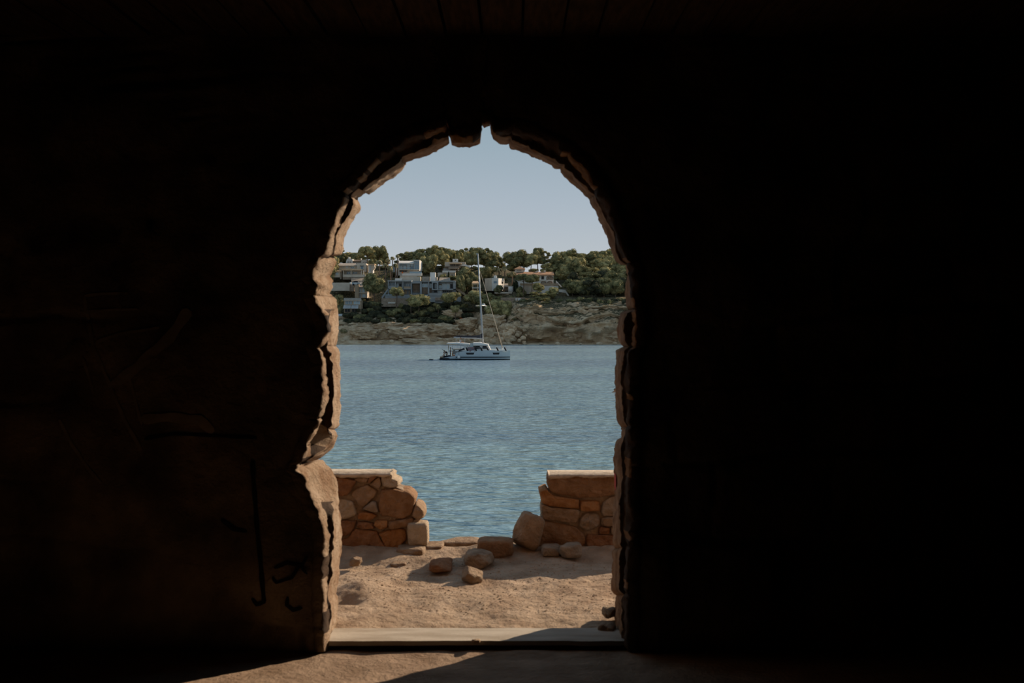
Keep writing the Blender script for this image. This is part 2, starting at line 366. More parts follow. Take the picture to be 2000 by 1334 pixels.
def rock(name, c, size, seed, m, label=None, cat='rock', group=None, boxy=.5, rough=.12, rot=0, tilt=0, n=3, parent=None, crag=0):
    u, f = rock_verts(n, seed, boxy, rough, crag=crag)
    u = u * np.array(size) / 2
    R = np.array(Matrix.Rotation(rot, 3, 'Z') @ Matrix.Rotation(tilt, 3, 'Y'))
    u = u @ R.T
    o = mk(name, u + np.array(c), f, m, parent, smooth=True, org=None if parent else tuple(c))
    if parent is None: tag(o, label, cat, group)
    return o

M['sunrock'] = mat('orange limestone rubble', (.58,.38,.22), (.80,.62,.42), 1.2, bump=.8, bscale=3, c3=(.70,.49,.30), dist=.3)
# boulders at the far waterline
for i in range(46):
    r = random.Random(900 + i)
    px = 660 + i * 12 + r.uniform(-5, 5); X = (px - 1000) / F * 325
    if X > 0 and i % 3: continue
    Y = r.uniform(323.6, 326.5) if i % 2 else r.uniform(326, 330); z = max(.1, ground(X, Y) if X < -3 else .15)
    s = r.uniform(.5, 1.5)
    if X >= -3: Y = r.uniform(320.5, 322.5)
    rock('boulder', (X, Y, z + s * .12), (s * r.uniform(.9, 1.7), s, s * r.uniform(.5, .9)), 50 + i, M['hillrock'] if 'hillrock' in M else M['rock'],
         ('%s pale boulder from the left in the lower line along the far waterline' if i % 2 else '%s pale boulder from the left on the far shore ledge above the waterline') % nth(i // 2), 'boulder', 'boulders along the far shore', rot=r.uniform(0, 3), n=2)
def outcrop(x0, y0, x1, y1, d, dep, seed, label, boxy=.35, tilt=0):
    a = P(x0, y0, d); b = P(x1, y1, d)
    rock('rock_outcrop', ((a.x + b.x) / 2, d + dep * .35, (a.z + b.z) / 2), (b.x - a.x, dep, a.z - b.z), seed, M['hillrock'], label, 'outcrop', None, boxy, .30, (seed % 3 - 1) * .35, tilt, n=5, crag=.45)
for i, q in enumerate(((678,640,740,664,326,6,'long pale rock bank at the left end of the far shore'),(722,628,790,652,329,6,'rounded rock bank under the thicket, left of centre'),(752,636,848,668,327,7,'broad overhanging tan slab low on the far shore, left of the boat'),
    (830,630,900,664,328,7,'grey tan rock bank behind the boat stern'),(888,620,935,648,331,6,'rock shelf behind the boat mast, left'),(862,603,905,622,336,4,'small cliff face below the wide pine of the grey house'),
    (940,612,990,650,329,6,'orange rock buttress behind the furled jib'),(955,646,1010,672,325,6,'low boulder mass at the waterline ahead of the boat'),(1000,592,1052,634,328,7,'big smooth grey cliff bulge under the garden shed'),
    (1046,606,1100,640,327,7,'stepped cliff bulge right of the big smooth one'),(1086,590,1140,622,329,7,'sloping cliff shelf under the wooded slope'),(1122,602,1178,632,327,7,'long cliff ledge in the right half of the headland'),
    (1160,590,1216,614,329,7,'highest cliff ledge beside the right jamb'),(1172,618,1222,640,327,7,'cliff ledge under the highest one beside the right jamb'),(1094,630,1158,664,326,6,'jutting cliff nose right of centre of the cave line'),
    (1158,638,1222,668,325.5,6,'pale low cliff at the waterline beside the right jamb'),(1022,636,1076,650,326.5,6,'cliff brow above the left cave'),
    (782,662,872,676,324.2,5,'sunlit low shore ledge just left of the boat stern'),(846,660,930,676,323.8,5,'sunlit shore ledge behind the boat cockpit'),(930,640,968,676,325,6,'sunlit spur of rock behind the mast foot'),(968,630,1010,676,325.6,6,'sunlit rubble spur behind the bow of the boat'))):
    outcrop(*q[:6], 300 + i, q[6], tilt=(.08, -.12, .05)[i % 3])

for i in range(58):
    r = random.Random(i + 5000); px = 890 + i * 2.45 + r.uniform(-3, 3); lo = 628 + abs(px - 950) * .10
    p = hit(px, lo + (671 - lo) * ((i * 0.618) % 1)); s_ = r.uniform(.7, 2.4) * (1.2 if i % 5 == 0 else .8)
    rock('boulder', (p.x, p.y - .3, p.z + s_ * .15), (s_ * 1.3, s_, s_ * .95), 400 + i, M['sunrock'] if i % 3 else M['hillrock'],
         '%s orange tan boulder from the left in the rubble behind the boat%s' % (nth(i // 2), ', lower half' if i % 2 else ''), 'boulder', 'rubble of the sunlit slope', .35, .25, r.uniform(0, 3), r.uniform(-.3, .3), n=3, crag=.3)

# ---- trees
def crown_mesh(kind, seed):
    r = np.random.RandomState(seed); V = []; Fc = []; base = 0
    blobs = []
    if kind == 'umbrella':
        for k in range(15):
            a = r.rand() * 6.28; q = math.sqrt(r.rand()) * .72
            blobs.append((q * math.cos(a), q * math.sin(a), .30 * (1 - q * q) * r.uniform(.4, 1.5) - .15 * q + r.uniform(-.25, .2), r.uniform(.24, .42), r.uniform(.5, .8)))
    elif kind == 'round':
        for k in range(17):
            d = r.normal(size=3); d /= np.linalg.norm(d); q = r.rand() ** .5 * .66
            blobs.append((*(d * q), r.uniform(.24, .44), r.uniform(.7, 1)))
    elif kind == 'tiered':
        for k in range(16):
            h = r.uniform(-.8, .8); w = .75 * (1 - ((h + .2) / 1.2) ** 2) ** .5 if abs((h + .2) / 1.2) < 1 else .1; a = r.rand() * 6.28; q = w * r.rand() ** .5
            blobs.append((q * math.cos(a), q * math.sin(a), h, r.uniform(.22, .36), .55))
    elif kind == 'shrub':
        for k in range(9):
            a = r.rand() * 6.28; q = math.sqrt(r.rand()) * .6
            blobs.append((q * math.cos(a), q * math.sin(a), r.uniform(-.4, .3) * (1 - q), r.uniform(.32, .5), 1))
    elif kind == 'cypress':
        for k in range(12):
            t = k / 11; w = .55 * math.sin(math.pi * min(1, .15 + t * .8)) ** .7
            blobs.append((r.uniform(-.1, .1), r.uniform(-.1, .1), -0.9 + 1.75 * t, max(.15, w), .35))
    iv, jf = ICO[2]
    for (x, y, z, rd, sq) in blobs:
        u = iv * (1 + .45 * fbm(iv * 2.6 + r.rand() * 50, 3, seed))[:, None] * rd * .92
        u[:, 2] *= sq if kind != 'cypress' else 1.0
        if kind == 'cypress': u[:, 2] *= .5
        V.append(u + np.array([x, y, z])); Fc += [tuple(i + base for i in t) for t in jf]; base += len(u)
        nt = 420
        d = r.normal(size=(nt, 3)); d /= np.linalg.norm(d, axis=1)[:, None]
        c = d * rd * r.uniform(.86, 1.10, (nt, 1)); c[:, 2] *= sq if kind != 'cypress' else .5
        c += np.array([x, y, z])
        s = r.uniform(.02, .046, (nt, 1)) * (1.3 if kind == 'shrub' else 1)
        e1 = r.normal(size=(nt, 3)); e1 /= np.linalg.norm(e1, axis=1)[:, None]; e2 = np.cross(d, e1); e2 /= np.linalg.norm(e2, axis=1)[:, None]
        tri = np.stack([c - e1 * s, c + e1 * s, c + (e2 + d * .6) * s * 1.5], 1).reshape(-1, 3)
        V.append(tri); Fc += [(base + 3*i, base + 3*i + 1, base + 3*i + 2) for i in range(nt)]; base += 3 * nt
    V = np.concatenate(V)
    lo, hi = V.min(0), V.max(0); V = (V - (lo + hi) / 2) / ((hi - lo) / 2)
    me = bpy.data.meshes.new('crown'); me.from_pydata(V.tolist(), [], Fc); me.update()
    return me
CR = {}
def crown(kind, i, m):
    key = (kind, i, m)
    if key not in CR:
        k0 = (kind, i)
        if k0 not in CR: CR[k0] = crown_mesh(kind, 100 + i * 7 + len(kind))
        me = CR[k0].copy(); me.materials.append(M[m]); CR[key] = me
    return CR[key]
TRK = []
for k in range(3):
    t = MB(); r = random.Random(k)
    pts = [(.0, 0, -.15), (r.uniform(-.02, .02), 0, .3), (r.uniform(-.05, .05), r.uniform(-.04, .04), .7), (r.uniform(-.04, .04), 0, 1.0)]
    t.tube(pts, [.035, .026, .02, .012], 7)
    for b in range(3):
        a = r.uniform(0, 6.28); t.tube([pts[2], (math.cos(a) * .09, math.sin(a) * .09, .86), (math.cos(a) * .18, math.sin(a) * .18, 1.0)], [.013, .01, .006], 5)
    me = bpy.data.meshes.new('trunk'); me.from_pydata([tuple(v) for v in t.v], [], t.f); me.materials.append(M['bark']); TRK.append(me)
def tree(px, pytop, pybot_crown, wpx, d, label, kind='umbrella', m='pine', group=None, seed=0, name='pine_tree', bury=0):
    """crown spans pytop..pybot_crown and wpx wide at distance d; trunk stands on the ground below"""
    X = (px - 1000) / F * d; sc = d / F
    g = ground(X, d); top = CZ - (pytop - HY) * sc; bot = CZ - (pybot_crown - HY) * sc
    if bot < g - .3: bot = g - .3
    if top < bot + 1: top = bot + 1
    t = root(name, (X, d, g), label, 'tree', group)
    c = bpy.data.objects.new('crown', crown(kind, seed % 5, m)); COL.objects.link(c); c.parent = t
    c.location = (0, 0, (top + bot) / 2 - g); w = wpx * sc / 2 * 1.12
    c.scale = (w, w, (top - bot) / 2); c.rotation_euler = (0, 0, seed * 1.7)
    k = bpy.data.objects.new('trunk', TRK[seed % 3]); COL.objects.link(k); k.parent = t
    h = max(1.0, (top + bot) / 2 - g + .3); k.scale = (min(h, 12) , min(h, 12), h); k.rotation_euler = (0, 0, seed)
    return t
def shrub(px, py, wpx, hpx, label, group=None, m='scrub', seed=0, d=None):
    p = hit(px, py) if d is None else Vector(((px - 1000) / F * d, d, ground((px - 1000) / F * d, d)))
    sc = p.y / F
    c = bpy.data.objects.new('shrub', crown('shrub', seed % 5, m)); COL.objects.link(c)
    c.location = (p.x, p.y, p.z + hpx * sc * .35); c.scale = (wpx * sc / 2, wpx * sc / 2, hpx * sc / 2); c.rotation_euler = (0, 0, seed * 2.1)
    return tag(c, label, 'shrub', group)

T = tree
T(664,494,514,24,394,'rounded pine at the far left end of the skyline beside the arch','round','pinedark',seed=0)
T(681,492,512,26,396,'pine rising behind the small white gabled house','round','pine',seed=1)
T(699,497,512,24,394,'low pine behind the long dark roofed house on the ridge','round','pine',seed=2)
T(717,480,506,36,384,'broad umbrella pine standing tall left of the palms, leftmost of the high pair',seed=0,m='pine')
T(741,478,507,32,388,'tall umbrella pine just right of the broadest one on the left ridge',seed=1,m='pinedark')
T(729,505,522,20,380,'bushy pine under the pair of tall umbrella pines','round','pinedark',seed=3)
T(790,496,512,20,394,'small pine on the skyline left above the glass villa','tiered','pinedark',seed=0)
T(802,497,514,20,394,'small olive pine on the skyline directly above the glass villa','tiered','pine',seed=1)
T(820,491,524,30,388,'dense pine right behind the tower of the glass villa','round','pinedark',seed=2)
T(838,496,536,34,380,'large bushy pine between the glass villa and the terraced villa','round','pine',seed=0)
T(851,480,508,26,390,'highest ragged pine on the skyline above the terraced villa','tiered','pine',seed=2)
T(864,488,520,28,386,'olive pine left behind the terraced hilltop villa','round','pine',seed=4)
T(880,488,506,22,392,'thin crowned pine above the tower of the terraced villa','umbrella','pine',seed=2)
T(898,492,513,18,390,'small pine right of the terraced villa tower','round','pine',seed=3)
T(921,488,520,34,386,'broad umbrella pine directly behind the boat mast, left side','umbrella','pine',seed=3)
T(945,487,518,32,388,'tall pine directly behind the boat mast, right side','round','pinedark',seed=4)
T(964,496,528,28,384,'dark pine at the right edge of the mast side grove','tiered','pinedark',seed=3)
T(951,520,545,36,366,'flat topped pine above the white cubic house','umbrella','pinedark',seed=4)
T(913,520,562,42,356,'big dark pine left of the boat mast, below the terraced villa','round','pinedark',seed=1)
T(899,536,572,24,352,'dark pine leaning on the slope right of the grey modern house','round','pinedark',seed=3)
T(925,566,594,36,342,'olive pine below the big dark one, left of the mast foot','round','pine',seed=2)
T(731,533,574,42,349,'big dark pine beside the left end of the grey modern house','round','pinedark',seed=4)
T(775,559,579,27,343,'small round pine in front of the grey modern house, left bays','umbrella','pine',seed=1)
T(818,574,600,42,339,'spreading pine in front of the middle of the grey modern house','umbrella','pine',seed=2)
T(803,575,592,18,341,'slim pine just left of the spreading one before the grey house','tiered','pine',seed=3)
T(881,570,592,36,341,'wide crowned pine in front of the right end of the grey house','umbrella','pine',seed=4)
T(889,595,611,18,336,'small pine on the slope below the wide crowned one','round','pine',seed=0)
T(856,595,604,9,338,'tiny young pine on the bare slope below the grey house','round','pine',seed=1)
T(944,572,604,34,338,'dark pine behind the mast spreader','round','pinedark',seed=0)
T(966,583,622,36,334,'broad pine at the cliff edge right of the mast','round','pine',seed=2)
T(989,586,624,30,333,'rounded pine overhanging the cliff, right of the broad one','round','pine',seed=3)
T(958,571,590,26,344,'pale olive tree between the white cubic house and the cliff edge pines','round','scrub',seed=1)
T(1004,488,530,42,376,'leftmost umbrella pine of the tall grove behind the tiled villa','round','pinedark',seed=0)
T(1023,486,524,42,378,'umbrella pine behind the villa belvedere','round','pinedark',seed=1)
T(1037,494,520,26,374,'lower pine with bare trunk above the tiled roof','umbrella','pine',seed=2)
T(1051,483,518,32,378,'highest umbrella pine above the tiled roof','round','pinedark',seed=3)
T(1064,490,514,22,380,'pine above the villa chimney','tiered','pine',seed=4)
T(1083,496,520,30,380,'isolated pine right of the villa grove against open sky','tiered','pinedark',seed=0)
T(1073,512,533,34,372,'bushy pine behind the right end of the tiled roof','round','pine',seed=1)
T(1022,534,551,30,344,'umbrella pine before the tiled villa, left of two','umbrella','pinedark',seed=0)
T(1039,535,553,30,344,'umbrella pine before the tiled villa, right of two','umbrella','pinedark',seed=2)
T(1052,552,569,22,341,'round bushy pine under the tiled villa terrace','round','pine',seed=4)
T(1078,560,583,24,338,'olive pine under the right end of the villa terrace wall','round','pine',seed=2)
T(1050,568,606,34,335,'large two tiered pine on the cliff top below the villa','tiered','pine',seed=1)
T(1036,586,610,30,334,'dark skirted pine at the cliff edge left of the two tiered one','round','pinedark',seed=2)
T(1063,582,610,24,333,'pine at the cliff edge right of the two tiered one','tiered','pine',seed=4)
T(1009,545,573,7,350,'slender dark cypress left of the tiled villa','cypress','cypress',seed=0,name='cypress')
T(1004,550,575,8,352,'second slender cypress, beside the white round tank','cypress','cypress',seed=1,name='cypress')
T(876,530,545,4,366,'thin cypress above the grey modern house roof','cypress','cypress',seed=2,name='cypress')
T(1018,558,584,20,345,'dark bushy tree at the foot of the cypresses','round','pinedark',seed=1)
T(973,556,575,16,350,'brownish green tree left below the white cubic house','round','scrub',seed=2)
for k, (px, dy) in enumerate(((652,5.2),(668,5.6),(684,5.0),(700,4.8),(716,5.6),(732,6.2),(747,4.6),(787,4.4),(799,5.0),(812,5.8),(825,6.2),(838,6.8),(852,7.6),(866,6.6),(879,6.2),(893,6.0),(907,6.6),(921,7.2),(935,7.2),(949,7.0),(962,6.2),(972,4.4))):
    d = 398; X = (px - 1000) / F * d; g = ground(X, d); pyf = lambda z: HY + (CZ - z) * F / d
    T(px, pyf(g + dy), pyf(g + .5), 26, d, '%s pine from the left in the line along the ridge crest, behind the houses' % nth(k), ('round','tiered','round')[k % 3], ('pine','pinedark')[k % 2], 'pines along the ridge crest', k)
# the wooded slope on the right
def grow(px, d, H, wpx, label, kind, m, seed, group):
    X = (px - 1000) / F * d; g = ground(X, d); py = lambda z: HY + (CZ - z) * F / d
    return T(px, py(g + H), py(g + H * .12), wpx, d, label, kind, m, group, seed)
ROWN = ['topmost','second','third','fourth','fifth','lowest']
for ri, (d, x0, H) in enumerate(((386,1100,8.2),(377,1092,7.6),(368,1112,7.0),(359,1106,7.0),(350,1124,6.6),(342,1118,5.6))):
    px = x0; k = 0
    while px < 1235:
        r = random.Random(ri * 50 + k); w = r.uniform(30, 42)
        grow(px, d + r.uniform(-2.5, 2.5), H * r.uniform(.82, 1.12), w, '%s pine from the left in the %s row of the wood beside the tiled villa' % (nth(k), ROWN[ri]), ('round','round','tiered','round')[k % 4], (('pine','pinedark','pine')[(k + ri) % 3] if ri < 4 else ('pinedark','thicket','pinedark')[(k + ri) % 3]), k + ri, 'pines of the wooded slope')
        px += w * r.uniform(.5, .68); k += 1
for i in range(26):
    r = random.Random(i + 40)
    shrub(1116 + (i // 2) * 9.4, (577 if i % 2 else 592) + r.uniform(-4, 4), r.uniform(16, 26), r.uniform(9, 15), '%s dark low bush from the left in the %s line below the pine wood' % (nth(i // 2), 'upper' if i % 2 else 'lower'), 'dark scrub below the wood', 'thicket' if i % 4 else 'pinedark', i)
# beyond the right and left of the arch
for i in range(16):
    px = 1262 + i * 22; T(px, 505 + (i * 37) % 24, 560, 46, 365, '%s pine of the wood beyond the right jamb' % nth(i), 'round', 'pinedark', 'pines past the right jamb', seed=i)
for i in range(12):
    px = 640 - i * 22; T(px, 500 + (i * 29) % 24, 550, 44, 365, '%s pine of the ridge beyond the left jamb' % nth(i), 'round', 'pine', 'pines past the left jamb', seed=i)
# scrub on the left slope
sl = [(664,556,14,18,352),(660,578,22,34,345),(668,590,24,24,342)]
for i, (px, py, w, h, d) in enumerate(sl): shrub(px, py, w, h, 'dark evergreen bush beside the arch edge, %s' % ('above the lower pavilion roof','level with the pavilion windows','under the pavilion eaves')[i], None, 'pinedark', i, d)
for i in range(68):
    r = random.Random(i + 300); row, k = divmod(i, 17)
    shrub(678 + k * 14.5 + r.uniform(-4, 4), (601, 611, 621, 632)[row] + r.uniform(-3, 3), r.uniform(18, 34), r.uniform(10, 18), '%s dark mastic bush from the left in the %s row below the houses' % (nth(k), ('top', 'second', 'third', 'bottom')[row]), 'thicket below the houses', 'thicket' if i % 4 else 'pinedark', i)
for i in range(26):
    r = random.Random(i + 600)
    shrub(850 + i * 7, r.uniform(612, 660), r.uniform(5, 11), r.uniform(3, 6), '%s small olive shrub from the left on the rocky shore slope' % nth(i), 'shrubs on the shore rocks', 'scrub', i)
shrub(671, 655, 16, 12, 'yellow green bush at the waterline beside the left jamb', None, 'palm', 3)
for i in range(80):
    r = random.Random(i + 700); row, k = divmod(i, 20)
    shrub(655 + k * 23 + r.uniform(-7, 7), (527, 545, 566, 590)[row] + r.uniform(-4, 4), r.uniform(12, 24), r.uniform(7, 12), '%s garden shrub from the left in the %s row among the villas' % (nth(k), ('ridge top', 'upper', 'middle', 'lowest')[row]), 'garden shrubs between the villas', ('pinedark','scrub','pine')[i % 3], i)

def palm_tree(px, pytop, pybase, d, label, spread=11):
    X = (px - 1000) / F * d; g = ground(X, d); sc = d / F; top = CZ - (pytop - HY) * sc - .6
    t = root('palm_tree', (X, d, g), label, 'tree', 'palms')
    del t['group']
    MB().tube([(X, d, g - .3), (X + .15, d, (g + top) / 2), (X + .1, d, top)], [.24, .18, .16], 8).build('trunk', M['bark'], t)
    r = random.Random(int(px)); w = spread * sc / 2
    w *= .8
    for k in range(24):
        a = k * 2.4; el = r.uniform(-.5, 1.15); V = []; n = 6
        for i in range(n):
            q = i / (n - 1); R = w * q * math.cos(el * .6) * 1.1; z = top + w * (math.sin(el) * q * 1.1 - 1.1 * q * q)
            ww = .32 * math.sin(math.pi * (.12 + .85 * q)) ; ca, sa = math.cos(a), math.sin(a)
            V += [(X + .1 + R*ca - ww*sa, d + R*sa + ww*ca, z - .12), (X + .1 + R*ca, d + R*sa, z + .06), (X + .1 + R*ca + ww*sa, d + R*sa - ww*ca, z - .12)]
        Fc = []
        for i in range(n - 1): Fc += [(3*i, 3*i+1, 3*i+4, 3*i+3), (3*i+1, 3*i+2, 3*i+5, 3*i+4)]
        mk('frond', V, Fc, M['palm'], t)
palm_tree(776, 495, 535, 372, 'tallest palm, with a slim trunk, left of the glass villa')
palm_tree(766, 499, 535, 374, 'second tall palm left of the glass villa')
palm_tree(757, 502, 535, 376, 'shorter palm furthest from the glass villa in the skyline three')
palm_tree(772, 512, 540, 366, 'low palm whose crown covers the left end of the glass villa', 13)
palm_tree(740, 506, 540, 366, 'stout palm under the tall umbrella pines', 18)
palm_tree(752, 512, 540, 364, 'palm beside the stout one, nearer the glass villa', 14)
palm_tree(762, 518, 548, 360, 'lowest palm, above the small car park roof', 14)
palm_tree(974, 522, 548, 368, 'brownish palm above the white cubic house', 14)
palm_tree(985, 518, 548, 368, 'palm with dry orange fronds between the grove and the cubic house', 14)
palm_tree(1000, 528, 552, 360, 'short palm left of the tiled villa front', 14)

# ------------------------------------------------------------------ houses
class House:
    def __init__(s, name, px, pybase, d, label, cat='house'):
        s.d = d; p = P(px, pybase, d); s.r = root(name, (p.x, d, p.z), label, cat)
    def w(s, x0, y0, x1, y1, m='cream', dep=6, off=0, name='wall'): return pbox(name, x0, y0, x1, y1, s.d + off, dep, M[m], s.r)
    def win(s, x0, y0, x1, y1, g='glass', fr='white', off=0, t=.09, mull=1):
        """frame proud of the wall, panes set back in it"""
        d = s.d + off; a = P(x0, y0, d); b = P(x1, y1, d); f = MB(); y = d
        if mull and (b.x - a.x) < 1.2: mull = 0
        f.box(a.x, b.x, y - .08, y + .02, a.z - t, a.z); f.box(a.x, b.x, y - .08, y + .02, b.z, b.z + t)
        n = mull + 2
        for k in range(n):
            xc = a.x + (b.x - a.x - t) * k / (n - 1); f.box(xc, xc + t, y - .08, y + .02, b.z, a.z)
        o = f.build('window', M[fr], s.r)
        for k in range(n - 1):
            xa = a.x + (b.x - a.x - t) * k / (n - 1) + t; xb = a.x + (b.x - a.x - t) * (k + 1) / (n - 1)
            MB().box(xa, xb, y - .03, y - .005, b.z + t, a.z - t).build('pane', M[g], o)
        return o
    def slab(s, x0, y0, x1, y1, m='grey', dep=7, off=-.6, name='roof'): return s.w(x0, y0, x1, y1, m, dep, off, name)
    def slope(s, x0, yf, x1, yb, m, dep=5, off=-.5, th=.25, inset=0, name='roof'):
        """pitched roof rising from front eave row yf to ridge row yb"""
        d0 = s.d + off; d1 = d0 + dep; a = P(x0, yf, d0); b = P(x1, yf, d0); r0 = P(x0 + inset, yb, d1); r1 = P(x1 - inset, yb, d1)
        V = [a, b, r1, r0]; V += [v - Vector((0, 0, th)) for v in V]
        return mk(name, V, [(0,1,2,3),(7,6,5,4),(0,4,5,1),(1,5,6,2),(2,6,7,3),(3,7,4,0)], M[m], s.r)
# grey modern house
h = House('modern_house', 824, 577, 349, 'long grey concrete modern house of glazed bays with a tall pale chimney')
h.w(757.5,549,890,592,'concrete',7,1.2)
h.slab(757,547.6,804,549.6); h.slab(820.5,549,856,550.2); h.slab(856,548,890,550.4,'concrete')
for x in (757.5,771,786,802.5): h.w(x,549.6,x+1.8,577,'concrete',1.6,-.3,'column')
h.w(757.5,563.6,803.5,565.2,'concrete',1.5,-.3,'balcony')
h.win(760,552,770.5,558.5,'glass',off=1.15); h.w(759.5,558.5,771,563.6,'concrete',.2,-.2,'parapet')
h.win(779,553.5,784.5,560,'dglass','concrete',off=1.15); h.win(774,553.5,778.5,563,'pglass',off=1.15)
h.win(793.5,554,802,560,'glass',off=1.15); h.w(789,559.5,802.5,563.6,'tan',.2,-.1,'parapet')
h.w(790,566.5,795,574.5,'tan',.3,1.0,'cladding'); h.w(797.8,567,801.6,576,'tan',.3,1.0,'cladding')
h.win(773,567,785,575,'dglass','concrete',off=1.15)
h.w(804.5,551,822,553.5,'concrete',2,-.4,'lintel'); h.w(806,553.5,819.8,571,'brown',.3,1.0,'cladding')
for k in range(7): h.w(806.4,554+k*1.7,819.4,554.8+k*1.7,'wood',.15,.75,'slat')
h.w(820,551,823.8,577,'concrete',1.4,-.3,'column')
h.win(824.2,554,835.5,561.3,'pglass',off=.5,mull=1); h.w(824.2,561.3,835.5,574,'brown',.6,.55,'cladding'); h.w(835.5,550,838.5,577,'concrete',1.4,-.2,'column')
h.win(838.8,554,843,562.5,'pglass',off=.5,mull=0); h.w(838.8,562.5,843,572,'brown',.6,.55,'cladding')
fb = [(843.3,549.8,856,552.6),(843.3,564.6,856,566.2),(843.3,552.6,845.8,564.6),(853,552.6,856,564.6)]
for q in fb: h.w(*q,'concrete',1.6,-.8,'box_frame')
h.win(846,553.5,849,563.6,'dglass','concrete',off=.9,mull=0); h.win(849.2,553.5,852.8,563.6,'pglass',off=.9,mull=0)
h.w(856,564.2,890,566.3,'concrete',1.4,-.3,'balcony'); h.w(885.2,550.4,890,566,'concrete',1.4,-.3,'column')
h.w(857,554.5,863,556.8,'brown',.2,1.0,'cladding'); h.win(857,557,863,563.5,'pglass',off=1.1)
h.win(863.4,554.5,871,564.2,'pglass',off=1.0,mull=1); h.win(871.2,554.5,878.4,564.2,'pglass',off=1.0,mull=1); h.win(878.8,554.5,885,564,'dglass','concrete',off=1.0)
h.win(847,567,854,571.8,'dglass','concrete',off=1.1); h.win(855,567,863.6,572.2,'pglass',off=1.1,mull=2); h.win(864.2,567,883,571.6,'dglass','concrete',off=1.1,mull=4)
h.w(840,532,850,549,'white',2.2,2.2,'chimney'); h.w(850.2,541,854,549,'cream',2,2.6,'chimney_block')
h.w(824.5,540.4,839,549.4,'roofgrey',3,3,'roof_block'); h.slope(857,549,880,542,'roofgrey',4,1.5,.3,1.5)
h.w(781,541,821,549,'cream',3,4.5,'roof_block'); h.w(771.5,543.6,785,549,'white',2,3.6,'roof_block')
h.w(838.3,572.4,900,577.6,'concrete',.25,-2.4,'balustrade'); h.w(838.3,577.6,900,592,'concrete',1,-2.2,'terrace_wall')
h.w(850,581,871,587,'stonewall',.5,-2.8,'terrace_wall'); h.w(839,586.6,850,590,'concrete',.6,-3.0,'step')
h.w(751.5,575.6,808,582.4,'concrete',3,-2.6,'terrace_wall'); h.w(752,575.2,768,576.6,'pglass',1.2,-2.8,'pool_edge')
h.w(745,582.4,802.5,599,'stonewall',2,-4.4,'retaining_wall'); h.w(824,575.8,836,582,'pglass',.2,-2.7,'balustrade')
h.w(758,590.4,772,592.6,'white',.4,-4.9,'planter')
pts = [P(890,553,351), P(909,574,351), P(909,578,351), P(890,566,351)]
MB().prism(pts, (0, 3, 0)).build('stair_wall', M['tan'], h.r)
pts = [P(745,580,346), P(757,564,346), P(757,568,346), P(746,585,346)]
MB().prism(pts, (0, 1, 0)).build('stair_wall', M['concrete'], h.r)
# glass villa
h = House('glass_villa', 798, 538, 372, 'glass fronted white villa with a glazed tower on the ridge left of centre')
h.w(773,513.5,819,538,'white',8,1.0); h.w(779,526.2,819,527.6,'cream',2,-.8,'balcony')
h.slope(779,513.4,808,509.4,'white',5,-.3,.3); 
for i, x in enumerate((780,787.2,794.3,801.3)):
    h.win(x,513.8,x+6.8,519.6,('glass','glass','pglass','pglass')[i],'grey',off=.8); h.win(x,519.8,x+6.8,526,('pglass','pglass','pglass','glass')[i],'grey',off=.8)
h.w(808.4,508.6,819.2,527.4,'hull',5,-.1,'tower'); h.win(809,510.2,818.6,515.4,'glass','grey',off=-.15,mull=2); h.win(809,515.8,818.6,526.8,'glass','grey',off=-.15,mull=1)
h.slab(808,507.6,819.6,508.8,'white',6,-.4)
a = P(819.2,509,371.8); b = P(824.6,511,376); c = P(824.6,529,376); e = P(819.2,529,371.8)
MB().prism([a, b, c, e], (-.3, .3, 0)).build('wall', M['white'], h.r)
h.win(767.5,517.5,779,530,'glass','grey',off=1.6,mull=2); h.w(767,516.4,779.4,531.5,'hull',5,1.8,'wing')
h.win(780,528,795,531,'dglass','grey',off=.85,mull=2); h.w(785,533.8,824,538.4,'white',1,-3,'terrace_wall'); h.w(800,530.4,823.6,534,'pglass',.15,-2.6,'balustrade')
h.w(784.6,530.8,787.3,534,'orange',.15,-2.2,'canvas_screen'); h.w(781,538,822,541.4,'cream',1,-3.5,'terrace_wall')
# ridge houses, far left
h = House('gabled_house', 690, 514, 386, 'small white gabled house with a long dark roof on the ridge')
p = [P(675,514,386), P(689.5,514,386), P(688.3,506,386), P(684,505,386), P(682,504.2,386), P(679.5,505.2,386), P(677,507,386)]
MB().prism(p, (0, 5, 0)).build('wall', M['white'], h.r); h.w(680,502,683.4,505,'white',1,1,'chimney')
h.win(678.8,510.2,681,513.8,'dglass','white',off=-.05,mull=0); h.win(683,510.2,685.2,513.8,'dglass','white',off=-.05,mull=0)
h.w(689.5,510,706,515,'grey',4,.4); h.slope(689,510,707,507.5,'brown',4,0,.3,1); h.w(705.5,507.4,716,514.6,'white',4,-.2)
h.win(708.5,511.6,710.6,513.6,'dglass','white',off=-.25,mull=0); h.win(712,511.6,715.5,513.2,'dglass','white',off=-.25,mull=0); h.w(704,504.5,706,508,'white',1,2,'chimney')
h = House('cream_villa', 685, 541, 366, 'cream villa with a shaded veranda beside the left jamb')
h.w(650,518.4,697,530,'cream',5,2); h.slope(655,518.6,698,514.2,'roofgrey',5,1.6,.3,3); h.win(669,520.2,671.6,522.8,'glass','white',off=1.95,mull=0); h.win(675,519.8,680,522.8,'pglass','white',off=1.95); h.win(684,520.8,692,524.4,'glass','white',off=1.95)
h.w(697,514.4,715.2,531,'cream',5,1.4); h.win(704.2,519.4,710.2,527,'glass','white',off=1.35); h.w(703,518.8,711,519.6,'dark',.2,1.0,'awning')
h.slab(667.5,525.6,707.6,528.2,'terracotta',4,-1.2); h.w(669.5,528.2,704.4,541,'cream',3,.8); h.win(677,530.6,684.4,536,'glass','white',off=.75); h.win(689,531,698.2,535,'glass','white',off=.75,mull=2)
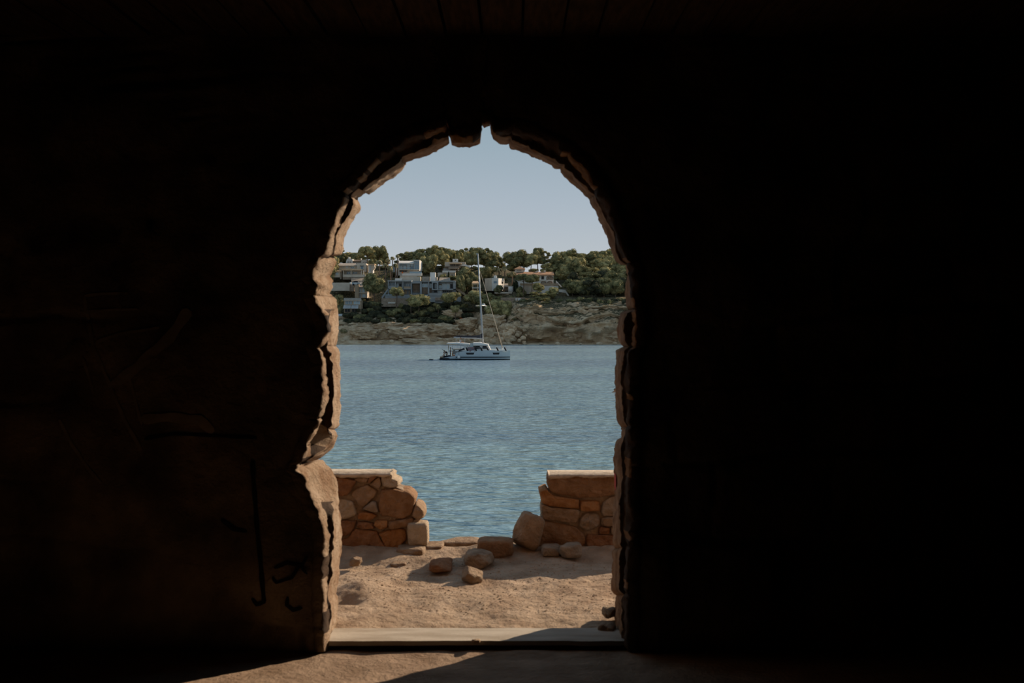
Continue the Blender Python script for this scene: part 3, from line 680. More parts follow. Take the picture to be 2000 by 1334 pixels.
for x in (670,684.8,705,709): h.w(x,528,x+1.6,538,'cream',.4,-1.0,'column')
h.w(669.5,536.2,713.5,541.4,'cream',.4,-1.3,'parapet'); h.w(669.5,541,713.5,546,'stonewall',2,-1.0,'terrace_wall')
h.w(648,528.6,664,541.6,'cream',4,-1.6); h.slope(647.5,529,667,526.6,'terracotta',4,-2.0,.25); h.win(656,532.6,661,537,'pglass','white',off=-1.65)
h.w(664,530,667,545,'stonewall',4,-1.2,'terrace_wall')
h = House('curved_house', 725, 535, 368, 'narrow white house with a curved end wall behind the dark pine')
h.slab(719,515.2,731.6,517.2,'terracotta',5,-.5); h.w(719.5,517,728,535,'white',4,.2)
p = [P(728,517,368), P(731.4,517.4,368), P(731.2,522,368), P(727.6,528,368), P(726,534,368), P(724,535,368), P(724,520,368)]
MB().prism(p, (0, 4, 0)).build('end_wall', M['cream'], h.r); h.win(722,519,724.6,530,'pglass','white',off=.15,mull=0)
h = House('garage_block', 668, 566, 354, 'blank cream retaining block with a stepped right edge left of the townhouse','retaining wall')
h.w(646,552,683,568,'cream',5,0); h.w(683,551,685.6,555,'white',1,-.1,'pier'); h.w(681.5,555,692,569,'stonewall',4,.3); h.slope(686,549.6,713,542.4,'stonewall',9,2,.4,0,'ramp')
h = House('townhouse', 705, 582, 351, 'narrow tan townhouse with a windowless stair tower and brown sloping roof')
h.w(693,555.4,700.8,582,'tan',3,-.6,'stair_tower'); h.slope(700.4,560,714.5,550,'roofgrey',6,-.6,.3); h.w(701,560,717,582,'cream',5,.2)
h.w(699.4,555,701.6,559.4,'terracotta',.6,-.7,'parapet_end')
for x0, x1 in ((702,705),(707.4,713.6)): h.win(x0,561.6,x1,570.6,'pglass','cream',off=.15,mull=0)
h.w(701,571,718,572.8,'cream',.8,-.5,'balcony'); h.win(702,573.4,705,581,'glass','cream',off=.15,mull=0); h.win(707.4,574,714,581,'pglass','cream',off=.15)
h = House('pavilion', 688, 603, 340, 'low tan pavilion with two wide windows above grey awnings, nearest house on the left')
h.slope(671,586,706,582,'roofgrey',3,-.5,.35,1); h.w(672,586.4,705.4,613,'tan',4,0); h.win(674,587.6,687.6,594.8,'glass','cream',off=-.05,mull=3); h.win(690.4,587.6,703.6,594.8,'pglass','cream',off=-.05,mull=2)
for x0, x1 in ((670,684.6),(685.4,699.4)):
    a = P(x0+1.5,595.4,340); b = P(x1+1,595.4,340); c = P(x1,602,338); e = P(x0,602,338)
    V = [a, b, c, e] + [v + Vector((0, 0, -.12)) for v in (a, b, c, e)]
    mk('awning', V, [(0,1,2,3),(7,6,5,4),(0,4,5,1),(1,5,6,2),(2,6,7,3),(3,7,4,0)], M['grey'], h.r)
h.win(673,603,684,610,'dglass','tan',off=-.05); h.win(687,603,699,610,'dglass','tan',off=-.05); h.w(655,613,678,617.4,'hull',1,-3,'pool_edge'); h.w(655,617.4,682,622,'tan',1,-2.8,'terrace_wall')
# hilltop terraced villa
h = House('terraced_villa', 886, 541, 376, 'cream terraced hilltop villa with a white roof tower left of the mast')
h.w(884,505.6,894,512,'white',3,3,'roof_tower'); h.win(888,507,890.6,510,'dglass','white',off=2.95,mull=0)
h.w(868.6,511.8,909,520,'cream',6,1.6); h.slab(877,513.6,901,515.6,'terracotta',3,-.6); h.win(879,515.8,889,519.4,'dglass','cream',off=1.5,mull=2); h.win(891,516,898,519.4,'dglass','cream',off=1.5)
h.w(868,520,898,522.4,'brown',3,-1.8,'planted_parapet'); h.slab(876,522.4,896,524.6,'roofgrey',4,-2.6); h.w(866,524,896,529,'grey',4,.2); h.win(879,525,894,528.6,'dglass','cream',off=.1,mull=3)
h.w(864,528.6,889.8,532.4,'white',.4,-3.2,'balustrade'); h.w(855,532.4,889,542,'cream',3,-2.8); h.win(881,536,885,538.6,'dglass','cream',off=-2.85)
p = [P(900,518,374), P(909,519.4,374), P(918,524,374), P(918.6,521,374), P(914,518.6,374), P(909,516,374)]
MB().prism(p[::-1], (0, .5, 0)).build('garden_wall', M['white'], h.r)
# white cubic house
h = House('cubic_house', 970, 567, 352, 'white cubic house with a sunlit angled right face, right of the mast')
a = P(947,544,354); b = P(961,543,352); MB().prism([a, b, P(961,568,352), P(947,568,354)], (0, 6, 0)).build('wall', M['cream'], h.r)
h.w(961,543,973.4,568,'white',6,0); h.win(964,549,970.6,553.2,'glass','hull',off=-.05)
p0 = P(973.4,543.4,352); p1 = P(985,544,359); p2 = P(985,567.4,359); p3 = P(973.4,567.4,352)
MB().prism([p0, p1, p2, p3], (-.5, 5, 0)).build('wall', M['white'], h.r)
f = MB(); q0 = P(980,550,355.9); q1 = P(983,550,357.7); dz = 4.2 * .161
f.prism([q0, q1, q1 - Vector((0,0,dz)), q0 - Vector((0,0,dz))], (.06, -.1, 0)).build('window', M['dglass'], h.r)
h.w(964.4,538.4,970.4,543,'white',2,1,'roof_stair'); h.w(966,537,968.6,538.6,'cream',1,1.4,'chimney')
for x in (967.6,973,979): h.win(x,560.4,x+4,566,'dglass','white',off=-.06 if x < 972 else 1.2,mull=0)
h.slope(985,559,993,553.6,'roofgrey',4,1.5,.3,1); h.w(985.4,559,992.4,568,'brown',3,2); h.w(966,570,1000,573.4,'cream',.5,-2.5,'garden_wall')
p = P(998,567,351); t = root('water_tank', (p.x, 351, p.z), 'white round tank beside the white cubic house', 'tank')
MB().tube([(p.x, 352, p.z - 1), (p.x, 352, p.z + 1.25)], .85, 20).build('tank_wall', M['white'], t, True); MB().tube([(p.x, 352, p.z + 1.25), (p.x, 352, p.z + 1.33)], .9, 20).build('lid', M['white'], t, False)
# tiled villa
h = House('tiled_villa', 1048, 566, 350, 'large white villa with terracotta roof, loggias and a square belvedere')
h.w(1008.6,536,1081,566,'white',8,0); h.slope(1007.6,536.2,1082.4,531,'tile',4.5,-.5,.3,2)
h.w(1005.8,524.6,1023,532,'cream',3,2.6,'belvedere')
a = P(1004,525.2,352); b = P(1026,525.2,352); t_ = P(1014.6,520,354.4); k = Vector((0, 4.6, 0))
mk('belvedere_roof', [a, b, b + k, a + k, t_], [(0,1,4),(1,2,4),(2,3,4),(3,0,4),(3,2,1,0)], M['tile'], h.r)
for x in (1010,1013,1016): h.win(x,527.2,x+1.9,529.4,'dglass','cream',off=2.55,mull=0)
h.w(1062,527.8,1066,532,'cream',1,3,'chimney'); h.w(1048,528.6,1051.4,532,'cream',1,3,'chimney')
h.win(1057,539,1062.8,545.8,'dglass','tan',off=-.05); h.win(1043,540,1047,545.6,'dglass','white',off=-.05); h.win(1011,540,1016,547,'dglass','tan',off=-.05)
for x0, x1, y0, y1 in ((1067,1080.6,538.8,546.6),(1056,1067.6,549,554.8),(1068.6,1079.4,549,554.8)):
    d = 349.95; a = P(x0,y0,d); b = P(x1,y1,d); V = [(b.x, d, b.z), (a.x, d, b.z)]
    for k in range(9): tt = math.pi * k / 8; V.append(((a.x+b.x)/2 - (b.x-a.x)/2*math.cos(tt), d, a.z - .5 + .5*math.sin(tt)))
    MB().prism(V, (0, -.02, 0)).build('loggia', M['brown'], h.r)
    h.win(x0+3,y0+2,x0+7,y1,'dglass','cream',off=-.12); h.w(x0,y1-2.4,x1,y1-1.6,'tan',.1,-.4,'railing')
h.w(1008,546.8,1081.6,548,'white',.5,-.3,'string_course'); h.w(1015.7,553.4,1090.4,557.4,'tan',2,-3,'terrace_wall'); h.w(1022,557.4,1058,574,'cream',2,-2.8,'terrace_wall'); h.w(1058,558.4,1090.4,574,'white',2,-2.8,'terrace_wall')
h.win(1082,560.8,1086.2,564,'dglass','white',off=-2.85)
MB().prism([P(1091,565,346), P(1104,566,346), P(1109,573,346), P(1114,581.6,346), P(1112,583,346), P(1105,572,346), P(1092,570,346)][::-1], (0, .5, 0)).build('garden_wall', M['white'], h.r)
MB().prism([P(1086,547.6,349), P(1098,560,349), P(1096,561,349), P(1086,552,349)][::-1], (0, .5, 0)).build('stair_wall', M['white'], h.r)
h = House('garden_shed', 1012, 588, 338, 'white shed with a brown door set in a tan retaining wall above the cliff', 'shed')
h.w(978,581,1026,592,'stonewall',2,.6,'retaining_wall'); h.w(1006.8,582,1017,588.4,'white',1.6,0); h.w(1009.4,582.8,1011,588,'tan',.06,-.05,'door')
h = House('stone_pavilion', 928, 570, 350, 'pinkish rough stone garden pavilion beside the mast', 'pavilion')
h.w(922.6,552,924.2,570,'terracotta',1,0,'pillar'); h.w(932,552,934,570,'terracotta',1,0,'pillar'); h.slope(921.6,553,935.4,549,'terracotta',3,-.4,.4,2); h.w(922,561.6,935,563,'white',.3,-.2,'railing'); h.w(921,566,937,574,'tan',3,.2,'terrace_wall')
# white marker posts on the far path
for px, py, wh in ((697.6,638,'the long pale rock bank'),(750,634,'the rounded rock bank'),(762.4,631,'the broad overhanging slab, left side'),(808,625,'the broad overhanging slab, right side')):
    p = hit(px, py); MB().tube([(p.x, p.y - .3, p.z - .3), (p.x, p.y - .3, p.z + .75)], .12, 8).add([], []).build('marker_post', M['white'], None)
    o = COL.objects[-1]; tag(o, 'white marker post on the far shore path above ' + wh, 'post', 'white posts on the far path')
p = P(903, 587, 338); o = MB().ell((p.x, p.y, ground(p.x, 338) + .5), (1.0, .4, .5)).build('canvas_cover', M['orange'], None, True); tag(o, 'orange red cover on the slope below the grey house', 'cover')
p = P(694.5, 553, 352.5); t = root('parked_car', (p.x, p.y, p.z - .2), 'dark blue parked car beside the townhouse roof', 'car')
MB().box(p.x-1.1,p.x+1.3,352,354,p.z-.5,p.z+.2).build('body', M['hull'], t); MB().prism([(p.x-.8,352.1,p.z+.2),(p.x+.9,352.1,p.z+.2),(p.x+.6,352.1,p.z+.7),(p.x-.4,352.1,p.z+.7)],(0,1.8,0)).build('cabin', M['dglass'], t)
for sx in (-.6,.8): MB().tube([(p.x+sx,351.9,p.z-.5),(p.x+sx,352.1,p.z-.5)],.32,10).build('wheel', M['rubber'], t)

# ------------------------------------------------------------------ catamaran
BD = 207.0; bs = BD / F
def B(px, py, dy=0):                       # boat metres: pixel -> point on the near hull side plane, plus a step across the beam
    return Vector(((px - 1000) * bs, BD + dy, CZ - (py - HY) * bs))
bx0 = (930 - 1000) * bs
cat = root('sailing_catamaran', (bx0, BD + 3.2, 0), 'white and pale blue sailing catamaran with furled sails lying at anchor in the bay', 'boat')
def hull_at(yc, tagname):
    xs = np.array([858,862,870,880,888,890,893,900,912,925,940,955,968,980,988,993,996.3]); X = (xs - 1000) * bs
    hb = np.array([.55,.65,.75,.85,.9,.9,.92,.95,.98,1.0,.98,.92,.80,.6,.4,.22,.05])
    top = np.array([.28,.32,.45,.60,.7,1.15,1.38,1.50,1.66,1.74,1.76,1.77,1.78,1.80,1.80,1.76,1.62])
    def band(name, z0, z1, m, off, i0=0):
        V = []; rows = [0, .25, .5, .75, 1]
        for i in range(i0, len(xs)):
            t = min(top[i], z1); b = min(z0, t)
            prof = [b + (t - b) * r for r in rows]
            wf = [1 - .45 * max(0, (.35 - q) / .65) ** 1.2 if q < .35 else 1 - .04 * max(0, q - 1.2) for q in prof]
            V += [(X[i], yc - hb[i] * w * (1 + off) - off * .3, q) for q, w in zip(prof, wf)] + [(X[i], yc + hb[i] * w * (1 + off) + off * .3, q) for q, w in zip(prof[::-1], wf[::-1])]
        n = 10; k = len(xs) - i0
        Fc = [tuple(q) for q in grid_faces(k, n, wrap=True, flip=True)] + [tuple(range(n)), tuple(range((k - 1) * n, k * n))[::-1]]
        return mk(name, V, Fc, m, cat, smooth=False)
    band('hull', -.35, 3, M['hull'], 0); band('antifoul_band', -.36, .17, M['antifoul'], .015); band('waterline_stripe', .42, .56, M['antifoul'], .012, 5)
hull_at(BD + .9, 'near'); hull_at(BD + 5.6, 'far')
for a, b in ((910,926.5),(962,976)):
    ya, yb = (-.13, -.13) if a < 950 else (.02, .17)
    MB().prism([B(a,688.8,ya), B(b,688.8,yb), B(b-1.6,692.4,yb), B(a+1.6,692.4,ya)][::-1], (0, .3, 0)).build('hull_window', M['dglass'], cat)
MB().box(B(893,0).x, B(975,0).x, BD + 1.6, BD + 5, .9, 1.72).build('bridge_deck', M['gel'], cat)
MB().box(B(889,0).x, B(992,0).x, BD + .1, BD + .25, 1.62, 1.80).build('toe_rail', M['gel'], cat)
# coachroof: raked cabin with dark band of windows
MB().prism([B(917,684,.9), B(958,684,.9), B(953.5,675.5,.9), B(917,675.5,.9)][::-1], (0, 4.6, 0)).build('cabin', M['gel'], cat)
MB().prism([B(924,682,.84), B(937,681.4,.84), B(937,676,.84), B(925,676,.84)][::-1], (0, .06, 0)).build('cabin_window', M['dglass'], cat)
MB().prism([B(941.5,681.2,.84), B(952.6,681.2,.84), B(950.6,676,.84), B(942.5,676,.84)][::-1], (0, .06, 0)).build('cabin_window', M['dglass'], cat)
MB().prism([B(923.5,669.6,.5), B(937,669.4,.5), B(953.6,673.2,.5), B(953.6,674.8,.5), B(924.5,675,.5)][::-1], (0, 5.3, 0)).build('coachroof', M['gel'], cat)
MB().prism([B(872,670.2,.5), B(893,669.4,.5), B(916.5,671.8,.5), B(916,673.8,.5), B(872,671.4,.5)][::-1], (0, 5.3, 0)).build('cockpit_roof', M['gel'], cat)
MB().box(B(905.5,0).x, B(916,0).x, BD + .8, BD + 2.2, B(0,678.5).z, B(0,672).z).build('helm_console', M['gel'], cat)
MB().box(B(917.5,0).x, B(924,0).x, BD + .8, BD + 2.0, B(0,680).z, B(0,671).z).build('helm_seat', M['hull'], cat)
for px in (883.5,899,913): MB().tube([B(px,672,.8), B(px - .4,686,.8)], .035, 6).build('roof_support', M['alloy'], cat)
for px in (890.5,906.5): MB().tube([B(px,660,3), B(px,670,3)], .03, 6).build('boom_support', M['alloy'], cat)
mb_, mt = B(942.6,671.5,3.2), B(932.2,494,3.2)
MB().tube([mb_, mb_.lerp(mt, .5), mt], [.155, .145, .11], 12).build('mast', M['alloy'], cat, True)
MB().tube([mt, mt + Vector((.0, 0, 1.5))], .012, 5).build('antenna', M['rubber'], cat); MB().box(mt.x-.35, mt.x+.1, mt.y-.05, mt.y+.05, mt.z-.06, mt.z+.06).build('masthead_fitting', M['alloy'], cat)
MB().tube([B(884.4,659.4,3.2), B(941,661.6,3.2)], .13, 10).build('boom', M['alloy'], cat, True)
MB().prism([B(889,655.6,3.05), B(925,656,3.05), B(935,654.8,3.05), B(941.4,651,3.05), B(941.2,660.4,3.05), B(889.4,658.2,3.05)][::-1], (0, .36, 0)).build('sail_cover', M['navy'], cat)
MB().tube([B(936.6,528,3.2), B(981.4,681,3.2)], [.035, .085], 8).build('furled_jib', M['cement'], cat, True)
MB().tube([B(981.6,680,3.2), B(981.6,684,3.2)], .12, 8).build('furler_drum', M['gel'], cat)
MB().tube([B(928.4,597.4,1.9), B(940.6,596.8,3.2), B(948.6,597.2,4.4)], .05, 6).build('spreader', M['gel'], cat)
MB().tube([B(948.4,597,4.4), B(948.2,602,4.4)], .03, 5).build('spreader_light', M['alloy'], cat)
MB().ell(B(943.6,594.2,3.0), (.34, .34, .16), 12, 6).build('radar_dome', M['gel'], cat, True); MB().box(B(941,0).x, B(946,0).x, BD+2.9, BD+3.1, B(0,596.2).z, B(0,595.2).z).build('radar_bracket', M['alloy'], cat)
for y, e in ((.4, 938), (6.0, 938)): MB().tube([B(936.8,540,3.2), B(e,682,y)], .012, 4).build('shroud', M['alloy'], cat)
for k in range(9):
    px = 926 + k * 8; MB().tube([B(px,684,.35), B(px,678.5,.35)], .015, 4).build('stanchion', M['alloy'], cat)
MB().tube([B(926,678.6,.35), B(990,678.6,.35)], .010, 4).build('lifeline', M['alloy'], cat)
MB().box(B(884,0).x, B(906,0).x, BD + 1.4, BD + 5, B(0,692).z, B(0,683).z).build('cockpit', M['grey'], cat)
MB().box(B(884,0).x, B(901,0).x, BD + 1.0, BD + 5, B(0,683.4).z, B(0,682.4).z).build('cockpit_table', M['cream'], cat)
MB().prism([B(895,686.4,.1), B(907,683.4,.1), B(907,679,.1), B(896,684,.1)], (0, .8, 0)).build('folded_canvas', M['navy'], cat)
MB().box(B(859,0).x, B(878,0).x, BD + .1, BD + 5.8, .22, .36).build('swim_platform', M['rubber'], cat)
for k, px in enumerate((911.6,929,940,952.4,971.4,986.8)):
    lab = ['black fender at the cockpit corner of the catamaran','black fender behind the hanging cloth','black fender under the rear cabin window','black fender at the front of the cabin windows','black fender midway along the foredeck','black fender nearest the bow'][k]
    c = B(px, 681.6, -.1 if px < 950 else .1); r = root('fender', (c.x, c.y, c.z - .4), lab, 'fender', 'fenders on the near hull')
    t = c + Vector((-.16, 0, .32)); u = c + Vector((.18, 0, -.36))
    MB().tube([t, t.lerp(c, .3), c, u.lerp(c, .3), u], [.04, .13, .15, .13, .05], 10).build('fender_body', M['rubber'], r, True)
    MB().tube([t, t + Vector((0, .15, .2))], .02, 5).build('rope', M['cement'], r)
c = B(896.3, 697.6, -.35); r = root('ball_fender', tuple(c), 'white ball fender hanging at the stern of the catamaran', 'fender'); MB().ell(c, (.27, .27, .33), 14, 8).build('ball', M['gel'], r, True); MB().tube([c + Vector((0,0,.3)), c + Vector((0,.1,1.0))], .02, 5).build('rope', M['rubber'], r)
V = []; n = 9
for i in range(n):
    for j in range(5):
        q = B(912.5 + 15.4 * i / (n-1), 678 + (8.6 + .8 * math.sin(i)) * j / 4, -.06 - .05 * math.sin(i * 1.3 + j)); V.append(q)
V2 = V + [v + Vector((0, .03, 0)) for v in V]; fq = [tuple(q) for q in grid_faces(n, 5)]
o = mk('hanging_towel', V2, fq + [tuple(i + n*5 for i in q[::-1]) for q in fq], M['towel'], None); tag(o, 'grey and red striped cloth drying over the catamaran rail', 'towel')

def person(name, base, joints, rad, edges, label, skin, extras=(), hair=True):
    """one continuous skinned body; joints in metres about base"""
    r = root(name, tuple(base), label, 'person')
    bm = bmesh.new(); lay = bm.verts.layers.skin.verify(); vs = {}
    for k, p in joints.items():
        v = bm.verts.new(p); v[lay].radius = (rad[k], rad[k]); vs[k] = v
    for a, b in edges: bm.edges.new((vs[a], vs[b]))
    vs['pelvis'][lay].use_root = True
    me = bpy.data.meshes.new('body'); bm.to_mesh(me); bm.free(); me.materials.append(M[skin])
    o = bpy.data.objects.new('body', me); COL.objects.link(o); o.parent = r
    o.modifiers.new('skin', 'SKIN'); s = o.modifiers.new('sub', 'SUBSURF'); s.levels = 1; s.render_levels = 2
    h = Vector(joints['head']); ORG_ = Vector(base)
    MB().ell(ORG_ + h + Vector((0, 0, .05)), (.10, .115, .13), 12, 8).build('head', M['skin'], r, True)
    if hair: MB().ell(ORG_ + h + Vector((0, .02, .085)), (.112, .12, .115), 12, 8).build('hair', M['hair'], r, True)
    for nm, a, b, rr, m in extras:
        MB().tube([ORG_ + Vector(joints[a]), ORG_ + Vector(joints[b])], rr, 10).build(nm, M[m], r, True)
    return r
RAD = dict(pelvis=.13, spine=.13, chest=.15, neck=.055, head=.07, ls=.07, le=.045, lh=.035, rs=.07, re=.045, rh=.035, lhip=.09, lk=.065, lf=.045, lt=.035, rhip=.09, rk=.065, rf=.045, rt=.035)
EDG = [('pelvis','spine'),('spine','chest'),('chest','neck'),('neck','head'),('chest','ls'),('ls','le'),('le','lh'),('chest','rs'),('rs','re'),('re','rh'),
       ('pelvis','lhip'),('lhip','lk'),('lk','lf'),('lf','lt'),('pelvis','rhip'),('rhip','rk'),('rk','rf'),('rf','rt')]
SIT = dict(pelvis=(0,0,.12), spine=(0,0,.35), chest=(.02,0,.55), neck=(.04,0,.70), head=(.06,0,.84), ls=(.02,-.18,.6), le=(.15,-.24,.38), lh=(.36,-.2,.30), rs=(.02,.18,.6), re=(.15,.24,.38), rh=(.36,.2,.30),
           lhip=(.05,-.1,.1), lk=(.45,-.14,.14), lf=(.5,-.14,-.28), lt=(.66,-.14,-.32), rhip=(.05,.1,.1), rk=(.45,.14,.14), rf=(.5,.14,-.28), rt=(.66,.14,-.32))
STAND = dict(pelvis=(0,0,.92), spine=(0,0,1.1), chest=(0,0,1.3), neck=(0,0,1.46), head=(.02,0,1.6), ls=(0,-.18,1.36), le=(.05,-.26,1.1), lh=(.2,-.25,.92), rs=(0,.18,1.36), re=(.08,.25,1.12), rh=(.28,.2,1.05),
           lhip=(0,-.1,.88), lk=(.03,-.1,.48), lf=(0,-.1,.07), lt=(.16,-.12,.03), rhip=(0,.1,.88), rk=(0,.12,.48), rf=(-.06,.12,.07), rt=(.1,.12,.03))
BEND = dict(pelvis=(0,0,.82), spine=(.14,0,.98), chest=(.32,0,1.08), neck=(.44,0,1.14), head=(.56,0,1.2), ls=(.32,-.18,1.1), le=(.42,-.2,.82), lh=(.58,-.16,.62), rs=(.32,.18,1.1), re=(.44,.2,.84), rh=(.6,.16,.66),
           lhip=(0,-.1,.78), lk=(.12,-.1,.42), lf=(0,-.1,.07), lt=(.16,-.1,.03), rhip=(0,.1,.78), rk=(.08,.12,.42), rf=(-.1,.12,.07), rt=(.06,.12,.03))
def mirror(j): return {k: (-p[0], p[1], p[2]) for k, p in j.items()}
def at_b(px, z, dy): return Vector(((px - 1000) * bs, BD + dy, z))
WET = (('shorts','pelvis','lk',.10,'cloth_dark'),('shorts','pelvis','rk',.10,'cloth_dark'),('top','pelvis','chest',.17,'cloth_dark'))
person('person', at_b(873,.38,.9), mirror(BEND), RAD, EDG, 'person in a dark wetsuit bending over at the stern platform of the catamaran','skin',WET)
person('person', at_b(878.5,.46,1.9), STAND, RAD, EDG, 'person in a pale shirt standing behind the wetsuited one at the stern','skin',(('shirt','pelvis','chest',.18,'cloth_blue'),('shorts','pelvis','lk',.10,'cloth_dark'),('shorts','pelvis','rk',.10,'cloth_dark')))
person('person', at_b(883,.62,1.1), SIT, RAD, EDG, 'person in orange swimwear sitting on the stern steps','skin',(('shorts','pelvis','lk',.10,'cloth_red'),('shorts','pelvis','rk',.10,'cloth_red')))
person('person', at_b(866,.38,2.4), mirror(SIT), RAD, EDG, 'person sitting at the very end of the swim platform','skin',(('shorts','pelvis','lk',.10,'cloth_dark'),('shorts','pelvis','rk',.10,'cloth_dark')))
person('person', at_b(888,.70,2.6), mirror(BEND), RAD, EDG, 'person in a white shirt stooping beside the cockpit table','skin',(('shirt','spine','chest',.19,'cloth_white'),))
person('person', at_b(898,B(0,670).z,2.5), SIT, RAD, EDG, 'person in a white shirt seated on the cockpit roof under the boom','skin',(('shirt','pelvis','chest',.19,'cloth_white'),))
# gear piled at the stern
for k, (px, z, c3, m, lab) in enumerate(((870,.55,(.45,.3,.22),'rubber','black dive bag on the swim platform beside the bending person'),(877,.62,(.35,.3,.24),'navy','dark blue bag on the stern steps'),(862,.5,(.3,.3,.16),'tan','tan bundle at the end of the swim platform'))):
    o = rock('gear_bag', at_b(px, z, .6), (c3[0]*2, c3[1]*2, c3[2]*2), 7 + k, M[m], lab, 'bag', boxy=.3, rough=.05, n=2)
o = MB().tube([at_b(874,.5,.4), at_b(866,3.2*.55,.4), at_b(862.5,2.0,.4)], [.05,.04,.03], 6).build('fishing_rod', M['rubber'], None); tag(o, 'thin dark rod slanting up over the stern', 'rod')
o = MB().prism([at_b(874.5,1.2,1.5), at_b(876,2.7,1.5), at_b(875.4,2.75,1.5), at_b(874,2.4,1.5)], (0,.06,0)).build('paddle_board_tip', M['tan'], None); tag(o, 'upright tan board tip standing at the stern', 'board')
o = MB().ell(at_b(842.5,.08,-.5), (.44,.3,.09), 12, 6).build('float', M['rubber'], None, True); tag(o, 'long black float trailing behind the catamaran', 'float')
o = MB().ell(at_b(852,.06,-.5), (.34,.2,.07), 12, 6).build('white_float', M['gel'], None, True); tag(o, 'small white float between the black float and the catamaran', 'float')
# swimmer by the right jamb
q = P(1202.5, 766, 117.5); q.z = -.05
SW = dict(pelvis=(.25,0,-.12), spine=(.1,0,-.02), chest=(0,0,.05), neck=(-.08,0,.14), head=(-.1,0,.24), ls=(0,-.18,.08), le=(-.2,-.22,.06), lh=(-.42,-.2,.05), rs=(0,.18,.08), re=(-.2,.26,.1), rh=(-.4,.24,.02),
          lhip=(.3,-.1,-.15), lk=(.6,-.1,-.25), lf=(.9,-.1,-.3), lt=(1.0,-.1,-.32), rhip=(.3,.1,-.15), rk=(.6,.1,-.2), rf=(.9,.1,-.25), rt=(1.0,.1,-.27))
person('person', q, SW, RAD, EDG, 'person swimming, half hidden behind the right side of the arch', 'skin')

# ------------------------------------------------------------------ terrace, ground and near cliff
ZT = 6.33
def tz(x, y):
    x = np.asarray(x, float); y = np.asarray(y, float); o = x * 0
    z = ZT + .030 * fbm(np.stack([x*1.6, y*1.6, o], -1), 3, 70) + .016 * fbm(np.stack([x*7, y*9, o], -1), 4, 71) + .011 * np.minimum(fbm(np.stack([x*26, y*34, o], -1), 3, 72) + .12, .06)
    z += .07 * np.exp(-(((x + .80) / .15) ** 2 + ((y - 6.05) / .14) ** 2))              # mound beside the left jamb
    z -= .05 * np.exp(-(((x + .86) / .07) ** 2 + ((y - 5.82) / .05) ** 2))
    z += .05 * np.exp(-((y - 7.0) / .12) ** 2) * sstep(.3, -.3, np.abs(x - .1) * -1 + .3 - .3)
    z += .045 * np.exp(-(((x + .55) / .2) ** 2 + ((y - 6.72) / .12) ** 2))
    z -= .02 * sstep(5.7, 5.3, y)
    return z
def build_ground():
    xs = np.concatenate([np.arange(-14, -1.9, .35), np.arange(-1.9, 1.3, .0105), np.arange(1.3, 14.01, .35)])
    ys = np.concatenate([np.arange(5.22, 7.36, .0115), [7.42, 7.6, 8.0, 8.8, 9.6, 10.6, 11.8, 13.5]])
    X, Y = np.meshgrid(xs, ys, indexing='ij'); Z = tz(X, Y)
    drop = np.interp(Y, [7.36, 7.6, 8.0, 8.8, 9.6, 10.6, 11.8, 13.5], [0, .35, 1.2, 2.6, 3.8, 5.2, 6.4, 8.5])
    far = (Y > 7.37)
    Z = Z - drop + far * .35 * fbm(np.stack([X, Y, Z], -1), 3, 80)
    o = mk('ground', np.stack([X, Y, Z], -1).reshape(-1, 3), grid_faces(len(xs), len(ys), flip=True), M['dirt'], smooth=True); o['kind'] = 'structure'
    o['label'] = 'dry sandy terrace between the arch and the parapet'
    xs = np.arange(-2.95, 2.61, .035); ys = np.arange(-3, 5.24, .035)
    X, Y = np.meshgrid(xs, ys, indexing='ij'); o_ = X * 0
    Z = 6.310 + .010 * fbm(np.stack([X*2, Y*2, o_], -1), 3, 90) + .006 * fbm(np.stack([X*12, Y*12, o_], -1), 3, 91) + .012 * np.exp(-((Y - 5.0) / .03) ** 2) * (.5 + .5 * vn(np.stack([X*9, o_, o_], -1), 9))
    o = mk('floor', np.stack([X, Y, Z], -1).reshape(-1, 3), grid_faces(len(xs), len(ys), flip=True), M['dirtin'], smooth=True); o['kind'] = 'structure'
build_ground()
def tzf(x, y): return float(tz(np.array([x]), np.array([y]))[0])
# cement sill in the doorway
xs = np.linspace(-.83, .56, 90); V = []
for x in xs:
    j = .006 * f1(x * 6, 0, 0, 3, 4); k = .008 * f1(x * 9, 3, 0, 3, 5)
    V += [(x, 5.16, 6.327), (x, 5.052 + k, 6.328), (x, 5.05 + k, 6.3495), (x, 5.15, 6.351 + j * .3), (x, 5.262 + j * 2, 6.349), (x, 5.27 + j * 2, 6.27)]
Fc = [tuple(q) for q in grid_faces(90, 6, wrap=True)]
o = mk('trim_1', V, Fc, M['slab'], None, False); o['kind'] = 'structure'; o['label'] = 'worn pale cement door sill'

# pebbles and clods on the dry ground
V = []; Fc = []; iv, jf = ICO[1]; r = np.random.RandomState(5)
for i in range(1500):
    y = r.uniform(5.62, 6.8); x = r.uniform(-.95, .62); s = abs(r.normal(0, .0016)) + .0013
    u = iv * (1 + .3 * r.normal(size=(len(iv), 1)) * .5) * np.array([1.3, 1, .7]) * s + np.array([x, y, tzf(x, y) + s * .3])
    Fc += [tuple(k + len(V) * len(iv) for k in t) for t in jf]; V.append(u)
o = mk('gravel', np.concatenate(V), Fc, M['dirt'], None); tag(o, 'scattered small clods and gravel over the sandy terrace', 'gravel', kind='stuff')

